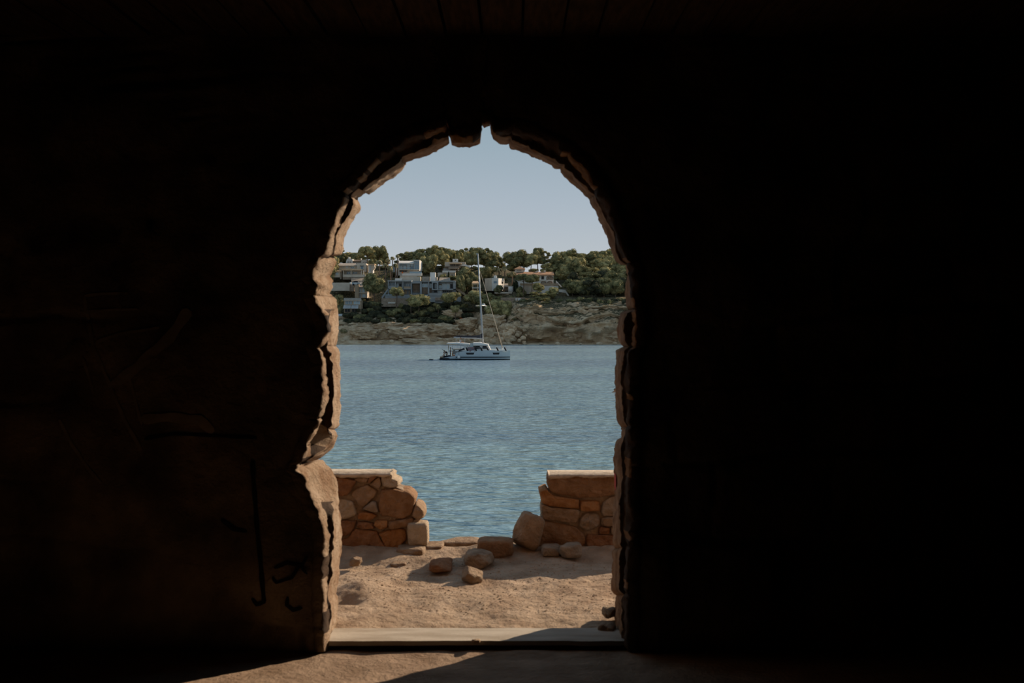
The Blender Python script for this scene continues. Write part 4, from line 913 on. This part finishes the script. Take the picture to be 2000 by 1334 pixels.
# ------------------------------------------------------------------ parapet of rough stones, broken by a gap
DW = 7.03; TH = .22
def stone_poly(poly, seed, m, parent, d=DW, depth=TH, proud=.0, rnd=.007):
    """one masonry stone: traced outline, rounded edges, rough face, full thickness"""
    r = np.random.RandomState(seed); pts = np.array([[P(x, y, d).x, P(x, y, d).z] for x, y in poly]); c = pts.mean(0)
    out = []
    n = len(pts)
    for i in range(n):
        p0, p1, p2, p3 = pts[i-1], pts[i], pts[(i+1) % n], pts[(i+2) % n]; L = np.linalg.norm(p2 - p1); k = max(2, int(L / .012))
        for t in np.arange(k) / k:
            lin = p1 * (1-t) + p2 * t
            cm = .5 * ((2*p1) + (-p0+p2)*t + (2*p0-5*p1+4*p2-p3)*t*t + (-p0+3*p1-3*p2+p3)*t**3)
            out.append(lin * .6 + cm * .4)
    out = np.array(out); m_ = len(out)
    rad = np.linalg.norm(out - c, axis=1).mean()
    rings = []; prof = [(1, .5 * depth), (1.0, .022), (1 - rnd * .45 / rad, .006), (1 - rnd / rad, .0), (.9, -.002), (.8, -.003), (.68, -.004), (.56, -.005), (.42, -.006), (.28, -.006), (.12, -.006)]
    for s, y in prof:
        q = c + (out - c) * s; rings.append(np.stack([q[:, 0], np.full(m_, d - proud + y), q[:, 1]], -1))
    V = np.concatenate(rings[::-1] + [np.stack([out[:, 0], np.full(m_, d + depth), out[:, 1]], -1)])
    nz = fbm(V * 14 + seed * 3.1, 4, seed); n2 = fbm(V * 45, 2, seed + 3)
    V[:, 1] -= (.018 * nz + .008 * n2) * (V[:, 1] < d + .1); V[:, 0] += .007 * fbm(V * 22 + 5, 2, seed + 7); V[:, 2] += .006 * fbm(V * 22 + 9, 2, seed + 8)
    R = len(prof) + 1
    Fc = [tuple(q) for q in grid_faces(R, m_, wrap=True)]; Fc += [tuple(range(m_))[::-1], tuple(range((R-1)*m_, R*m_))]
    return mk('stone', V, [f[::-1] for f in Fc], m, parent, smooth=True)
pl = root('parapet_wall', (P(700,1070,DW).x, DW, ZT), 'low rough stone parapet with cement coping on the left of the gap, right end broken', 'wall')
LST = [([(646,930),(686,936),(697,940),(681,966),(659,972),(630,968),(630,930)],4),([(717,945),(738,958),(733,970),(724,978),(708,993),(698,983),(683,968),(691,956)],1),([(727,978),(735,981),(739,1001),(707,995)],3),
 ([(700,932),(720,932),(717,943),(704,943),(690,938)],1),([(722,946),(741,931),(745,947),(740,956)],1),([(744,930),(760,924),(767,928),(767,935),(778,941),(779,950),(770,954),(748,950)],5),([(722,931),(739,930),(722,943),(718,942)],4),
 ([(742,957),(762,955),(794,959),(804,966),(811,974),(807,992),(802,1006),(787,1014),(771,1012),(744,1008),(739,988)],0),([(661,974),(688,979),(693,992),(696,1008),(668,1015),(640,1012),(640,974)],5),
 ([(700,999),(726,1001),(738,1008),(724,1018),(699,1013)],2),([(728,1024),(735,1016),(757,1016),(757,1030),(742,1034)],2),([(700,1018),(726,1022),(733,1033),(708,1034),(694,1029)],4),([(645,1018),(695,1017),(692,1032),(677,1047),(645,1052)],4),
 ([(695,1033),(735,1038),(744,1053),(753,1065),(757,1075),(701,1074),(645,1074),(645,1056),(677,1051)],4),([(753,1037),(784,1031),(793,1035),(795,1053),(784,1067),(764,1080),(753,1069),(740,1042)],2),
 ([(758,1019),(805,1012),(811,1019),(793,1029),(758,1034)],0),([(811,984),(822,990),(828,998),(827,1012),(816,1018),(805,1008),(808,992)],1),([(808,1016),(822,1012),(818,1020),(800,1030),(796,1026)],1)]
for i, (pg, k) in enumerate(LST): stone_poly(pg, 20 + i, M['st'][k], pl, proud=random.Random(i).uniform(-.004, .012))
def core(poly, parent):
    pts = [P(x, y, DW) for x, y in poly]
    MB().prism([p + Vector((0, .02, 0)) for p in pts][::-1], (0, TH - .04, 0)).build('mortar', M['mortar'], parent)
core([(380,930),(745,932),(764,936),(772,952),(798,964),(806,974),(803,990),(820,1000),(818,1012),(800,1024),(796,1066),(762,1076),(700,1080),(380,1080)], pl)
def coping(px0, px1, py0, parent, seed, th=.020, dd=.165, ov=.015):
    x0, x1 = P(px0,py0,DW).x, P(px1,py0,DW).x; z = P(0, py0, DW).z; n = int((x1 - x0) / .014); V = []
    for i in range(n + 1):
        x = x0 + (x1 - x0) * i / n; a = .012 * f1(x*14, seed, 0, 4, 2); b = .014 * f1(x*20, seed, 4, 4, 3)
        V += [(x, DW-ov+a, z-th+b), (x, DW-ov+a, z-.006), (x, DW-ov+.008+a, z), (x, DW+dd/2, z+.002), (x, DW+TH+.01, z-.004), (x, DW+TH+.01, z-th)]
    Fc = [tuple(q) for q in grid_faces(n + 1, 6, wrap=True)] + [(0,1,2,3,4,5), tuple(range(n*6, n*6+6))[::-1]]
    return mk('coping', V, Fc, M['cement'], parent, smooth=True)
coping(380, 762, 924.5, pl, 1)
pr = root('parapet_wall', (P(1130,1070,DW).x, DW, ZT), 'low rough stone parapet on the right of the gap, with stepped left end', 'wall')
RST = [([(1071,929),(1110,929),(1200,930),(1240,930),(1240,965),(1200,966),(1175,971),(1132,973),(1090,966),(1073,958),(1068,943)],0),([(1053,960),(1066,955),(1077,967),(1130,976),(1131,988),(1130,994),(1073,989),(1058,982)],2),
 ([(1058,985),(1077,991),(1130,996),(1131,1012),(1127,1022),(1090,1018),(1058,1014)],1),([(1133,979),(1171,979),(1171,998),(1152,1000),(1133,998)],2),([(1174,1000),(1178,983),(1190,971),(1215,968),(1222,985),(1218,1008),(1178,1009)],3),
 ([(1145,1002),(1168,1003),(1174,1017),(1170,1028),(1145,1040),(1129,1028),(1133,1013)],3),([(1177,1012),(1222,1011),(1222,1026),(1177,1027)],1),([(1170,1034),(1176,1029),(1191,1031),(1191,1043),(1171,1045)],4),([(1194,1030),(1222,1029),(1222,1045),(1194,1044)],3),
 ([(1052,1020),(1090,1021),(1127,1030),(1146,1053),(1144,1066),(1127,1072),(1104,1074),(1066,1074),(1048,1069)],0),([(1147,1044),(1222,1048),(1222,1076),(1149,1074)],4)]
for i, (pg, k) in enumerate(RST): stone_poly(pg, 60 + i, M['st'][k], pr, proud=random.Random(i + 9).uniform(-.004, .012))
core([(1074,932),(1560,932),(1560,1080),(1056,1078),(1054,1030),(1062,985),(1058,962),(1072,966)], pr)
coping(1071, 1560, 926.5, pr, 5, .02)
# plain courses where the parapet runs on behind the jambs
for side, x0, x1 in ((pl, 385, 626), (pr, 1246, 1555)):
    y = 931; row = 0
    while y < 1070:
        hgt = (34, 30, 38, 38)[row % 4]; x = x0 - (row % 2) * 14
        while x < x1:
            w = random.uniform(34, 66); a, b = max(x, x0) + 1.5, min(x + w, x1) - 1.5
            if b - a > 8: stone_poly([(a,y+1.5),((a+b)/2,y+random.uniform(0,3)),(b,y+1.5),(b,y+hgt-1.5),((a+b)/2,y+hgt-random.uniform(0,3)),(a,y+hgt-1.5)], int(x*7+y), M['st'][random.randrange(6)], side)
            x += w
        y += hgt; row += 1

# ------------------------------------------------------------------ loose stones on the terrace
def prock(name, x0, y0, x1, y1, d, depth, seed, m, label, boxy=.5, rough=.12, rot=0, tilt=0, group=None):
    a = P(x0, y0, d + depth * .55); a.x = P(x0, 0, d + depth * .3).x; b = P(x1, y1, d + depth * .1)
    c = ((a.x + b.x) / 2, d + depth * .5, (a.z + b.z) / 2)
    return rock(name, c, (b.x - a.x, depth, a.z - b.z), seed, m, label, 'stone', group, boxy, rough, rot, tilt, n=4)
prock('stone_block', 796,1017,836,1068,6.98,.16,3,M['st'][5],'upright squared stone block leaning at the broken end of the left parapet',.95,.06,tilt=-.03)
prock('flat_stone', 774,1064,832,1092,6.88,.22,5,M['rock'],'flat stone slab lying under the upright block',.6,.14)
prock('flat_stone', 829,1060,866,1080,6.98,.20,8,M['rock'],'small rounded slab in the gap beside the upright block',.5,.1)
prock('sill_stone', 858,1052,938,1076,7.12,.20,11,M['rock'],'long low ledge stone at the back of the gap',.8,.06)
prock('stone_block', 932,1050,1003,1092,6.80,.17,13,M['st'][0],'rough brown squared block in the middle of the gap',1.0,.06,rot=-.06)
prock('loose_rock', 905,1074,965,1118,6.55,.22,17,M['rock'],'pale knobbly rock in front of the brown squared block',.35,.20)
prock('flat_stone', 838,1092,882,1125,6.45,.24,19,M['st'][4],'half buried flat brown stone in the parapet shadow',.5,.15)
prock('loose_rock', 900,1108,943,1148,6.22,.14,29,M['rock'],'pointed sunlit stone nearest the doorway of the loose stones',.15,.18,tilt=.3)
prock('leaning_slab', 1003,1000,1060,1078,6.90,.16,31,M['st'][1],'tall leaning slab propped against the right parapet',.5,.12,tilt=.28)
prock('flat_stone', 1057,1064,1095,1088,6.82,.14,37,M['st'][3],'small block at the foot of the right parapet, beside the leaning slab',.8,.08)
prock('flat_stone', 1092,1060,1138,1092,6.76,.16,41,M['st'][3],'grey rounded block at the foot of the right parapet',.6,.10)
prock('loose_rock', 682,1088,706,1108,6.55,.08,43,M['rock'],'small sunlit stone beside the left jamb',.4,.2)
prock('loose_rock', 762,1096,800,1112,6.62,.14,47,M['rock'],'low sunlit stone in front of the left parapet',.3,.2)
prock('loose_rock', 668,1140,742,1172,5.98,.22,53,M['dirt'],'buried hump of pale rock against the left jamb',.2,.12)
prock('rubble', 1166,1214,1206,1256,5.20,.12,59,M['rock'],'rubble lump at the foot of the right jamb, larger one',.3,.25)
prock('rubble', 1140,1234,1176,1258,5.16,.09,61,M['rock'],'rubble lump on the sill beside the right jamb, smaller one',.3,.25)
prock('rubble', 1176,1184,1206,1212,5.46,.12,67,M['rock'],'rubble lump outside the right jamb',.3,.25)
prock('pebble', 921,1248,938,1257,5.03,.04,71,M['dirt'],'small clod on the front edge of the sill',.3,.25)
for k, (x, y) in enumerate(((1074,1248-100),(1101,1246),(1104,1240))[:1]): pass

# ------------------------------------------------------------------ the ruin: front wall with its arch
Y0, Y1 = 5.0, 5.53
TAB = [(655,1256,640,1273),(661,1215,637,1225),(661,1175,634,1180),(657,1160,636,1150),(664,1120,636,1110),(666,1060,636,1050),(667,1010,632,1010),(662,975,615,975),(657,945,603,950),(645,926,595,930),(630,909,582,918),(620,902,588,908),
'j',(617,900,594,903),(630,892,598,893),(645,880,605,870),(656,868,615,848),(661,853,622,832),(659,839,626,818),'j',(664,829,629,800),(665,800,632,780),(665,740,632,730),(664,690,630,690),(660,676,628,680),
'j',(657,668,634,668),(661,650,645,645),(661,615,636,612),(659,585,622,590),(654,578,620,577),'j',(643,573,621,567),(649,560,628,556),(649,545,622,550),(643,537,615,545),(650,525,618,528),(656,508,626,512),(657,501,637,503),
'j',(668,497,641,496),(671,486,644,480),(673,465,650,455),(686,437,658,428),(702,413,670,400),(706,406,674,390),(703,393,680,380),'j',(701,387,688,372),(710,380,697,362),(714,377,702,355),(722,381,706,350),(745,362,722,330),(770,345,748,308),(794,326,770,293),
'j',(793,317,780,287),(805,312,790,281),(840,303,820,267),(862,290,850,258),(878,281,866,252),(877,268,873,246),'j',(880,272,877,250),(883,286,880,268),(890,289,888,275),(905,289,902,276),(925,286,923,274),(938,280,936,264),(940,262,941,250),(938,245,937,241),
'j',(942,246,942,242),(946,250,946,244),(950,248,950,243),(955,247,956,242),'j',(957,246,958,241),(959,262,963,254),(963,272,970,260),(974,281,984,258),(993,284,999,256),'j',(996,288,1003,256),(1018,297,1030,264),(1050,311,1062,279),(1077,325,1092,297),(1089,335,1104,307),
'j',(1091,335,1106,308),(1115,355,1130,325),(1135,375,1149,350),(1148,390,1161,370),'j',(1151,392,1163,374),(1165,418,1178,400),(1178,447,1193,430),(1188,472,1205,460),(1195,495,1213,485),(1199,508,1219,503),(1206,517,1224,513),
'j',(1219,518,1228,519),(1224,530,1231,530),(1224,548,1232,548),(1220,562,1233,560),(1223,590,1236,590),(1224,605,1238,605),'j',(1212,612,1240,614),(1204,638,1240,638),(1206,666,1238,668),(1210,677,1233,679),
'j',(1204,684,1228,686),(1200,715,1227,715),(1201,770,1227,770),(1204,820,1227,820),(1210,834,1227,833),'j',(1209,854,1227,852),(1200,868,1229,866),(1198,900,1226,900),(1200,940,1225,940),(1198,1000,1225,1000),(1197,1070,1225,1070),
'j',(1195,1078,1225,1080),(1195,1150,1223,1150),(1201,1162,1222,1162),'j',(1202,1168,1222,1168),(1200,1215,1222,1215),(1199,1256,1222,1273)]
blocks = []; cur = []
for t in TAB:
    if t == 'j': blocks.append(cur); cur = [cur[-1]]
    else: cur.append(t)
blocks.append(cur)
ZC = P(0, 500, Y0).z; XC = P(925, 0, Y0).x
def outdir(p):
    c = np.array([XC, min(p[1], ZC)]); v = np.asarray(p) - c; return v / (np.linalg.norm(v) + 1e-9)
def wall_relief(x, z):
    """inner face of the wall: how far it stands towards the room"""
    q = np.stack([x, z * 1.0, x * 0], -1)
    w = q + .10 * np.stack([fbm(q * 1.8, 2, 130), fbm(q * 1.8 + 9, 2, 131), x * 0], -1)
    row = np.floor(w[..., 1] / .34); u = w[..., 0] / .52 + .5 * (row % 2) + .3 * np.sin(row * 5.1); fu = u - np.floor(u); fz = w[..., 1] / .34 - row
    ed = np.minimum(np.minimum(fu, 1 - fu) * .52, np.minimum(fz, 1 - fz) * .34)
    blk_ = -.022 * (1 - sstep(.0, .028, ed)) + .014 * np.sin(np.floor(u) * 7.7 + row * 3.3)
    msk = sstep(-.25, .25, fbm(q * .7 + 3, 2, 133))
    return blk_ * msk + .030 * fbm(q * 1.3, 4, 120) + .016 * fbm(q * 5, 4, 121) + .006 * fbm(q * 22, 3, 122)
wf = root('wall_front', (0, Y0, 6.3), 'dark rough plastered inner wall pierced by the arched doorway', 'wall')
del wf['category']; wf['kind'] = 'structure'
Nline = []
for bi, blk in enumerate(blocks):
    Sp = []; Np = []
    for a, b in zip(blk[:-1], blk[1:]):
        pa, pb = P(a[0], a[1], Y1), P(b[0], b[1], Y1); na, nb = P(a[2], a[3], Y0), P(b[2], b[3], Y0)
        k = max(1, int((pb - pa).length / .009))
        for i in range(k):
            t = i / k; p = pa.lerp(pb, t); n = na.lerp(nb, t); Sp.append((p.x, p.z)); Np.append((n.x, n.z))
    p = P(blk[-1][0], blk[-1][1], Y1); n = P(blk[-1][2], blk[-1][3], Y0); Sp.append((p.x, p.z)); Np.append((n.x, n.z))
    Sp = np.array(Sp); Np = np.array(Np); K = len(Sp)
    if K < 3: continue
    if bi < len(blocks) - 1: Nline += list(Np[:-1])
    else: Nline += list(Np)
    sN = np.array([outdir(p) for p in Np]); sS = np.array([outdir(p) for p in Sp])
    arc = np.concatenate([[0], np.cumsum(np.linalg.norm(np.diff(Sp, axis=0), axis=1))]); endd = np.minimum(arc, arc[-1] - arc)
    carve = .010 * np.exp(-(endd / .010) ** 2); 
    if bi in (0,): carve = .010 * np.exp(-((arc[-1] - arc) / .010) ** 2)
    small = arc[-1] < .12
    # splayed outer band starts at Mx; where the corner has crumbled (ch -> 1) the stone runs straight from corner to outer edge
    Mp = Sp.copy(); spx = 1000 + Sp[:, 0] / Y1 * F; spz = HY + (CZ - Sp[:, 1]) / Y1 * F
    mo = np.where(spx < 930, 15.0, 13.0); mpx = spx + sS[:, 0] * mo; mpy = spz - sS[:, 1] * mo
    Mp = np.stack([(mpx - 1000) / F * (Y0 + .09), CZ - (mpy - HY) / F * (Y0 + .09)], -1)
    npx = 1000 + Np[:, 0] / Y0 * F; npy = HY + (CZ - Np[:, 1]) / Y0 * F
    ch = np.where(npx < 900, sstep(32, 46, np.abs(npx - spx)) * sstep(820, 835, npy) * (1 - sstep(950, 1035, npy)), 0)
    ch = np.maximum(ch, np.where(npx < 800, sstep(503, 512, npy) * (1 - sstep(596, 612, npy)), 0))[:, None]
    rows = []      # each row: xz + outward offset, y
    rows.append((Np + sN * .075, np.full(K, Y0 + .03)))
    rows.append((Np + sN * .05, np.full(K, Y0 - .004)))
    rows.append((Np + sN * .012, np.full(K, Y0 - .006)))
    for y in (.004, .03, .055, .078): rows.append((Np + sN * (.0 if y > .01 else .004), np.full(K, Y0 + y)))
    for t in (.12, .5, .88): rows.append((Np * (1 - t) + Mp * t, Y0 + .082 + .010 * t + ch[:, 0] * t * .2))
    rows.append((Mp + sS * .003, Y0 + .092 + ch[:, 0] * .2))
    for t in (.05, .14, .24, .36, .48, .60, .72, .84, .94, 1.0):
        rows.append((Mp * (1 - t) + Sp * t, (Y0 + .095 + ch[:, 0] * .2) * (1 - t) + (Y1 - .01) * t))
    rows.append((Sp + sS * .004, np.full(K, Y1 + .004))); rows.append((Sp + sS * .09, np.full(K, Y1 + .006))); rows.append((Sp + sS * .12, np.full(K, Y1 - .03)))
    V = np.stack([np.stack([xz[:, 0], y, xz[:, 1]], -1) for xz, y in rows], 1)      # K x R x 3
    R = V.shape[1]
    dirs = np.stack([np.broadcast_to(np.stack([sN[:, 0], sN[:, 0] * 0, sN[:, 1]], -1), (K, 3))] * R, 1)
    nz = fbm(V * 11, 4, 200) * .012 + fbm(V * 38, 3, 210) * .010
    pit = -.014 * sstep(.25, .6, fbm(V * 17 + 4, 3, 230))
    am = np.ones(R); am[[0, R-1, R-2]] = .3; am[1:7] = 1.25
    V = V + dirs * ((-nz - pit) * am)[:, :, None] + dirs * (carve[:, None, None] * (0 if small else 1))
    V[:, :, 1] += .006 * fbm(V * 26 + 7, 3, 240) * (np.arange(R) < R - 3)
    fr = np.arange(R) < 4
    V[:, :, 1] -= fr * wall_relief(V[:, :, 0], V[:, :, 2]) * .9
    V = V.reshape(-1, 3)
    Fc = [tuple(q) for q in grid_faces(K, R, wrap=True)] + [tuple(range(R))[::-1], tuple(range((K-1)*R, K*R))]
    bm_ = M['revealdim'] if (blk[0][0] > 705 or blk[len(blk)//2][1] < 375) else M['reveal']  # sunless right jamb and arch take the copy with shade in its colour
    o = mk('stone', V, Fc, [bm_, M['shade'], M['groove']], wf, smooth=True)
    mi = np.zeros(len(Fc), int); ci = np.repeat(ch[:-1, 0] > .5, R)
    for rr in range(R): mi[rr:(K-1)*R:R] = 1 if rr < 2 or rr == R - 1 else (2 if 6 <= rr <= 9 else 0)  # step faces of the rebate take the painted shade
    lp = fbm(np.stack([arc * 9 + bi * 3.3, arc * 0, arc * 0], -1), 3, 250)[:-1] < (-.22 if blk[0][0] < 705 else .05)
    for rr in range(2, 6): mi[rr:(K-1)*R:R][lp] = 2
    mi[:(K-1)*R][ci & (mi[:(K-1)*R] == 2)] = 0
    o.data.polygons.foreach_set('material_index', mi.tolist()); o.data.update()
# inner and outer faces, lofted from the arch outline out to the room's edges
Nl = np.array(Nline)[::2]; XL, XR, ZTOP = -2.95, 2.6, 9.32
def loft(Nl, ystart, y, rings, pw, mat_, name, sgn, start=.045, relief=True, ztop=ZTOP, xl=XL, xr=XR):
    # jamb part: straight out; arch part: radial; feet go down to the floor
    rim = []; bnd = []
    first = Nl[0].copy(); last = Nl[-1].copy()
    pts = [np.array([first[0], 6.2])] + list(Nl) + [np.array([last[0], 6.2])]
    for p in pts:
        o = outdir(p); rim.append(p + o * start)
        ts = []
        if o[0] < -1e-6: ts.append((xl - p[0]) / o[0])
        if o[0] > 1e-6: ts.append((xr - p[0]) / o[0])
        if o[1] > 1e-6: ts.append((ztop - p[1]) / o[1])
        t = min(q for q in ts if q > 0); bnd.append(p + o * t)
    rim = np.array(rim); bnd = np.array(bnd); K = len(rim)
    # corners
    for c in ((xl, ztop), (xr, ztop)):
        i = int(np.argmin(np.linalg.norm(bnd - np.array(c), axis=1))); bnd[i] = c
    T_ = (np.arange(rings) / (rings - 1)) ** pw
    V = rim[:, None, :] * (1 - T_[None, :, None]) + bnd[:, None, :] * T_[None, :, None]
    x, z = V[..., 0], V[..., 1]; yy = np.full(x.shape, y)
    if relief:
        s = sstep(0, .05, T_)[None, :] * np.ones(x.shape)
        yy = y - wall_relief(x, z) + .012 * (1 - s)
    else: yy = y + .02 * fbm(np.stack([x * 4, z * 4, x * 0], -1), 3, 9)
    W = np.stack([x, yy, z], -1).reshape(-1, 3)
    return mk(name, W, grid_faces(K, rings, flip=(sgn < 0)), mat_, wf, smooth=True)
loft(Nl, 0, Y0, 90, 1.5, M['shade'], 'inner_face', 1)
So = [];
for t in TAB:
    if t != 'j': p = P(t[0], t[1], Y1); So.append((p.x, p.z))
loft(np.array(So), 0, Y1, 16, 1.5, M['revealdim'], 'outer_face', -1, start=.08, relief=False)  # unseen side, given the darker stone to cut bounce onto the terrace
# red paint spot on the right reveal
p = P(1200.5, 922, Y1 - .10)
V = []
for i in range(7):
    for j in range(4):
        V.append((P(1199.5, 0, Y1).x - .006 + .002 * j, Y1 - .16 + .05 * j, P(0, 920 + i * 5, Y1).z))
V2 = V + [(v[0] + .004, v[1], v[2]) for v in V]; fq = [tuple(q) for q in grid_faces(7, 4)]
mk('red_paint_spot', V2, fq + [tuple(i + 28 for i in q[::-1]) for q in fq], M['redpaint'], wf)
# painted and scratched marks on the inner face, left of the arch
def mark(pts, w, m, seed=0):
    P_ = []
    for a, b in zip(pts[:-1], pts[1:]):
        n = max(2, int(math.dist(a, b) / 6))
        for i in range(n): t = i / n; P_.append((a[0]*(1-t)+b[0]*t, a[1]*(1-t)+b[1]*t))
    P_.append(pts[-1]); V = []; n = len(P_)
    for i, q in enumerate(P_):
        a = P_[max(0, i-1)]; b = P_[min(n-1, i+1)]; dx, dy = b[0]-a[0], b[1]-a[1]; L = math.hypot(dx, dy) + 1e-6
        ww = w * (.9 + .12 * math.sin(i * .7 + seed)) * (.5 if i in (0, n-1) else 1)
        for s in (-1, 0, 1):
            g = P(q[0] - dy / L * ww * s / 2, q[1] + dx / L * ww * s / 2, Y0 - .01)
            r_ = float(wall_relief(np.array([g.x]), np.array([g.z]))[0]); V.append((g.x, Y0 - r_ - .006, g.z))
    V2 = V + [(v[0], v[1] + .004, v[2]) for v in V]; fq = [tuple(q) for q in grid_faces(n, 3)]
    mk('painted_mark', V2, fq + [tuple(i + 3*n for i in q[::-1]) for q in fq], M[m], wf)
mark([(165,580),(168,625),(180,680),(210,750),(240,820),(275,880)],7,'chalk')
mark([(165,578),(200,574),(250,573)],6,'chalk'); mark([(170,608),(220,605),(270,604)],5,'chalk'); mark([(185,668),(230,652),(280,645),(310,640)],6,'chalk')
mark([(370,605),(330,660),(270,715),(215,755)],22,'chalk'); mark([(275,820),(330,815),(390,820),(415,845)],20,'chalk'); mark([(160,700),(170,740),(180,770)],5,'chalk')
mark([(115,820),(140,870),(170,915),(198,945)],6,'chalk'); mark([(250,735),(262,780),(275,830)],5,'chalk')
mark([(492,900),(495,960),(500,1020),(508,1100),(515,1180)],10,'black'); mark([(280,858),(340,848),(420,852),(500,856)],6,'black'); mark([(430,1015),(455,1035),(480,1040)],8,'black')
mark([(535,1110),(560,1100),(585,1105),(570,1128),(540,1138),(532,1128)],7,'black'); mark([(600,1085),(588,1108),(600,1122)],6,'black'); mark([(562,1165),(560,1182),(572,1193),(590,1188)],8,'black'); mark([(490,1170),(500,1182),(515,1178)],8,'black')
# rest of the room
def wallbox(name, x0, x1, y0, y1, z0, z1, m):
    o = MB().box(x0, x1, y0, y1, z0, z1).build(name, M[m], None); o['kind'] = 'structure'; return o
wallbox('wall_left', -3.3, -2.93, -3.2, 5.45, 6.1, 9.5, 'shadewall'); wallbox('wall_right', 2.58, 2.95, -3.2, 5.45, 6.1, 9.5, 'shadewall'); wallbox('wall_back', -3.3, 2.95, -3.5, -3.0, 6.1, 9.5, 'shadewall')
ceil = wallbox('ceiling', -3.3, 2.95, -3.5, 5.47, 9.12, 9.55, 'shadewall')
k = 0; x = -2.9
while x < 2.5:
    w = random.uniform(.13, .19); dz = random.uniform(0, .012)
    MB().box(x, x + w - .012, -3, 4.99, 9.055 - dz, 9.13).build('plank', M['ceiling'], ceil); x += w
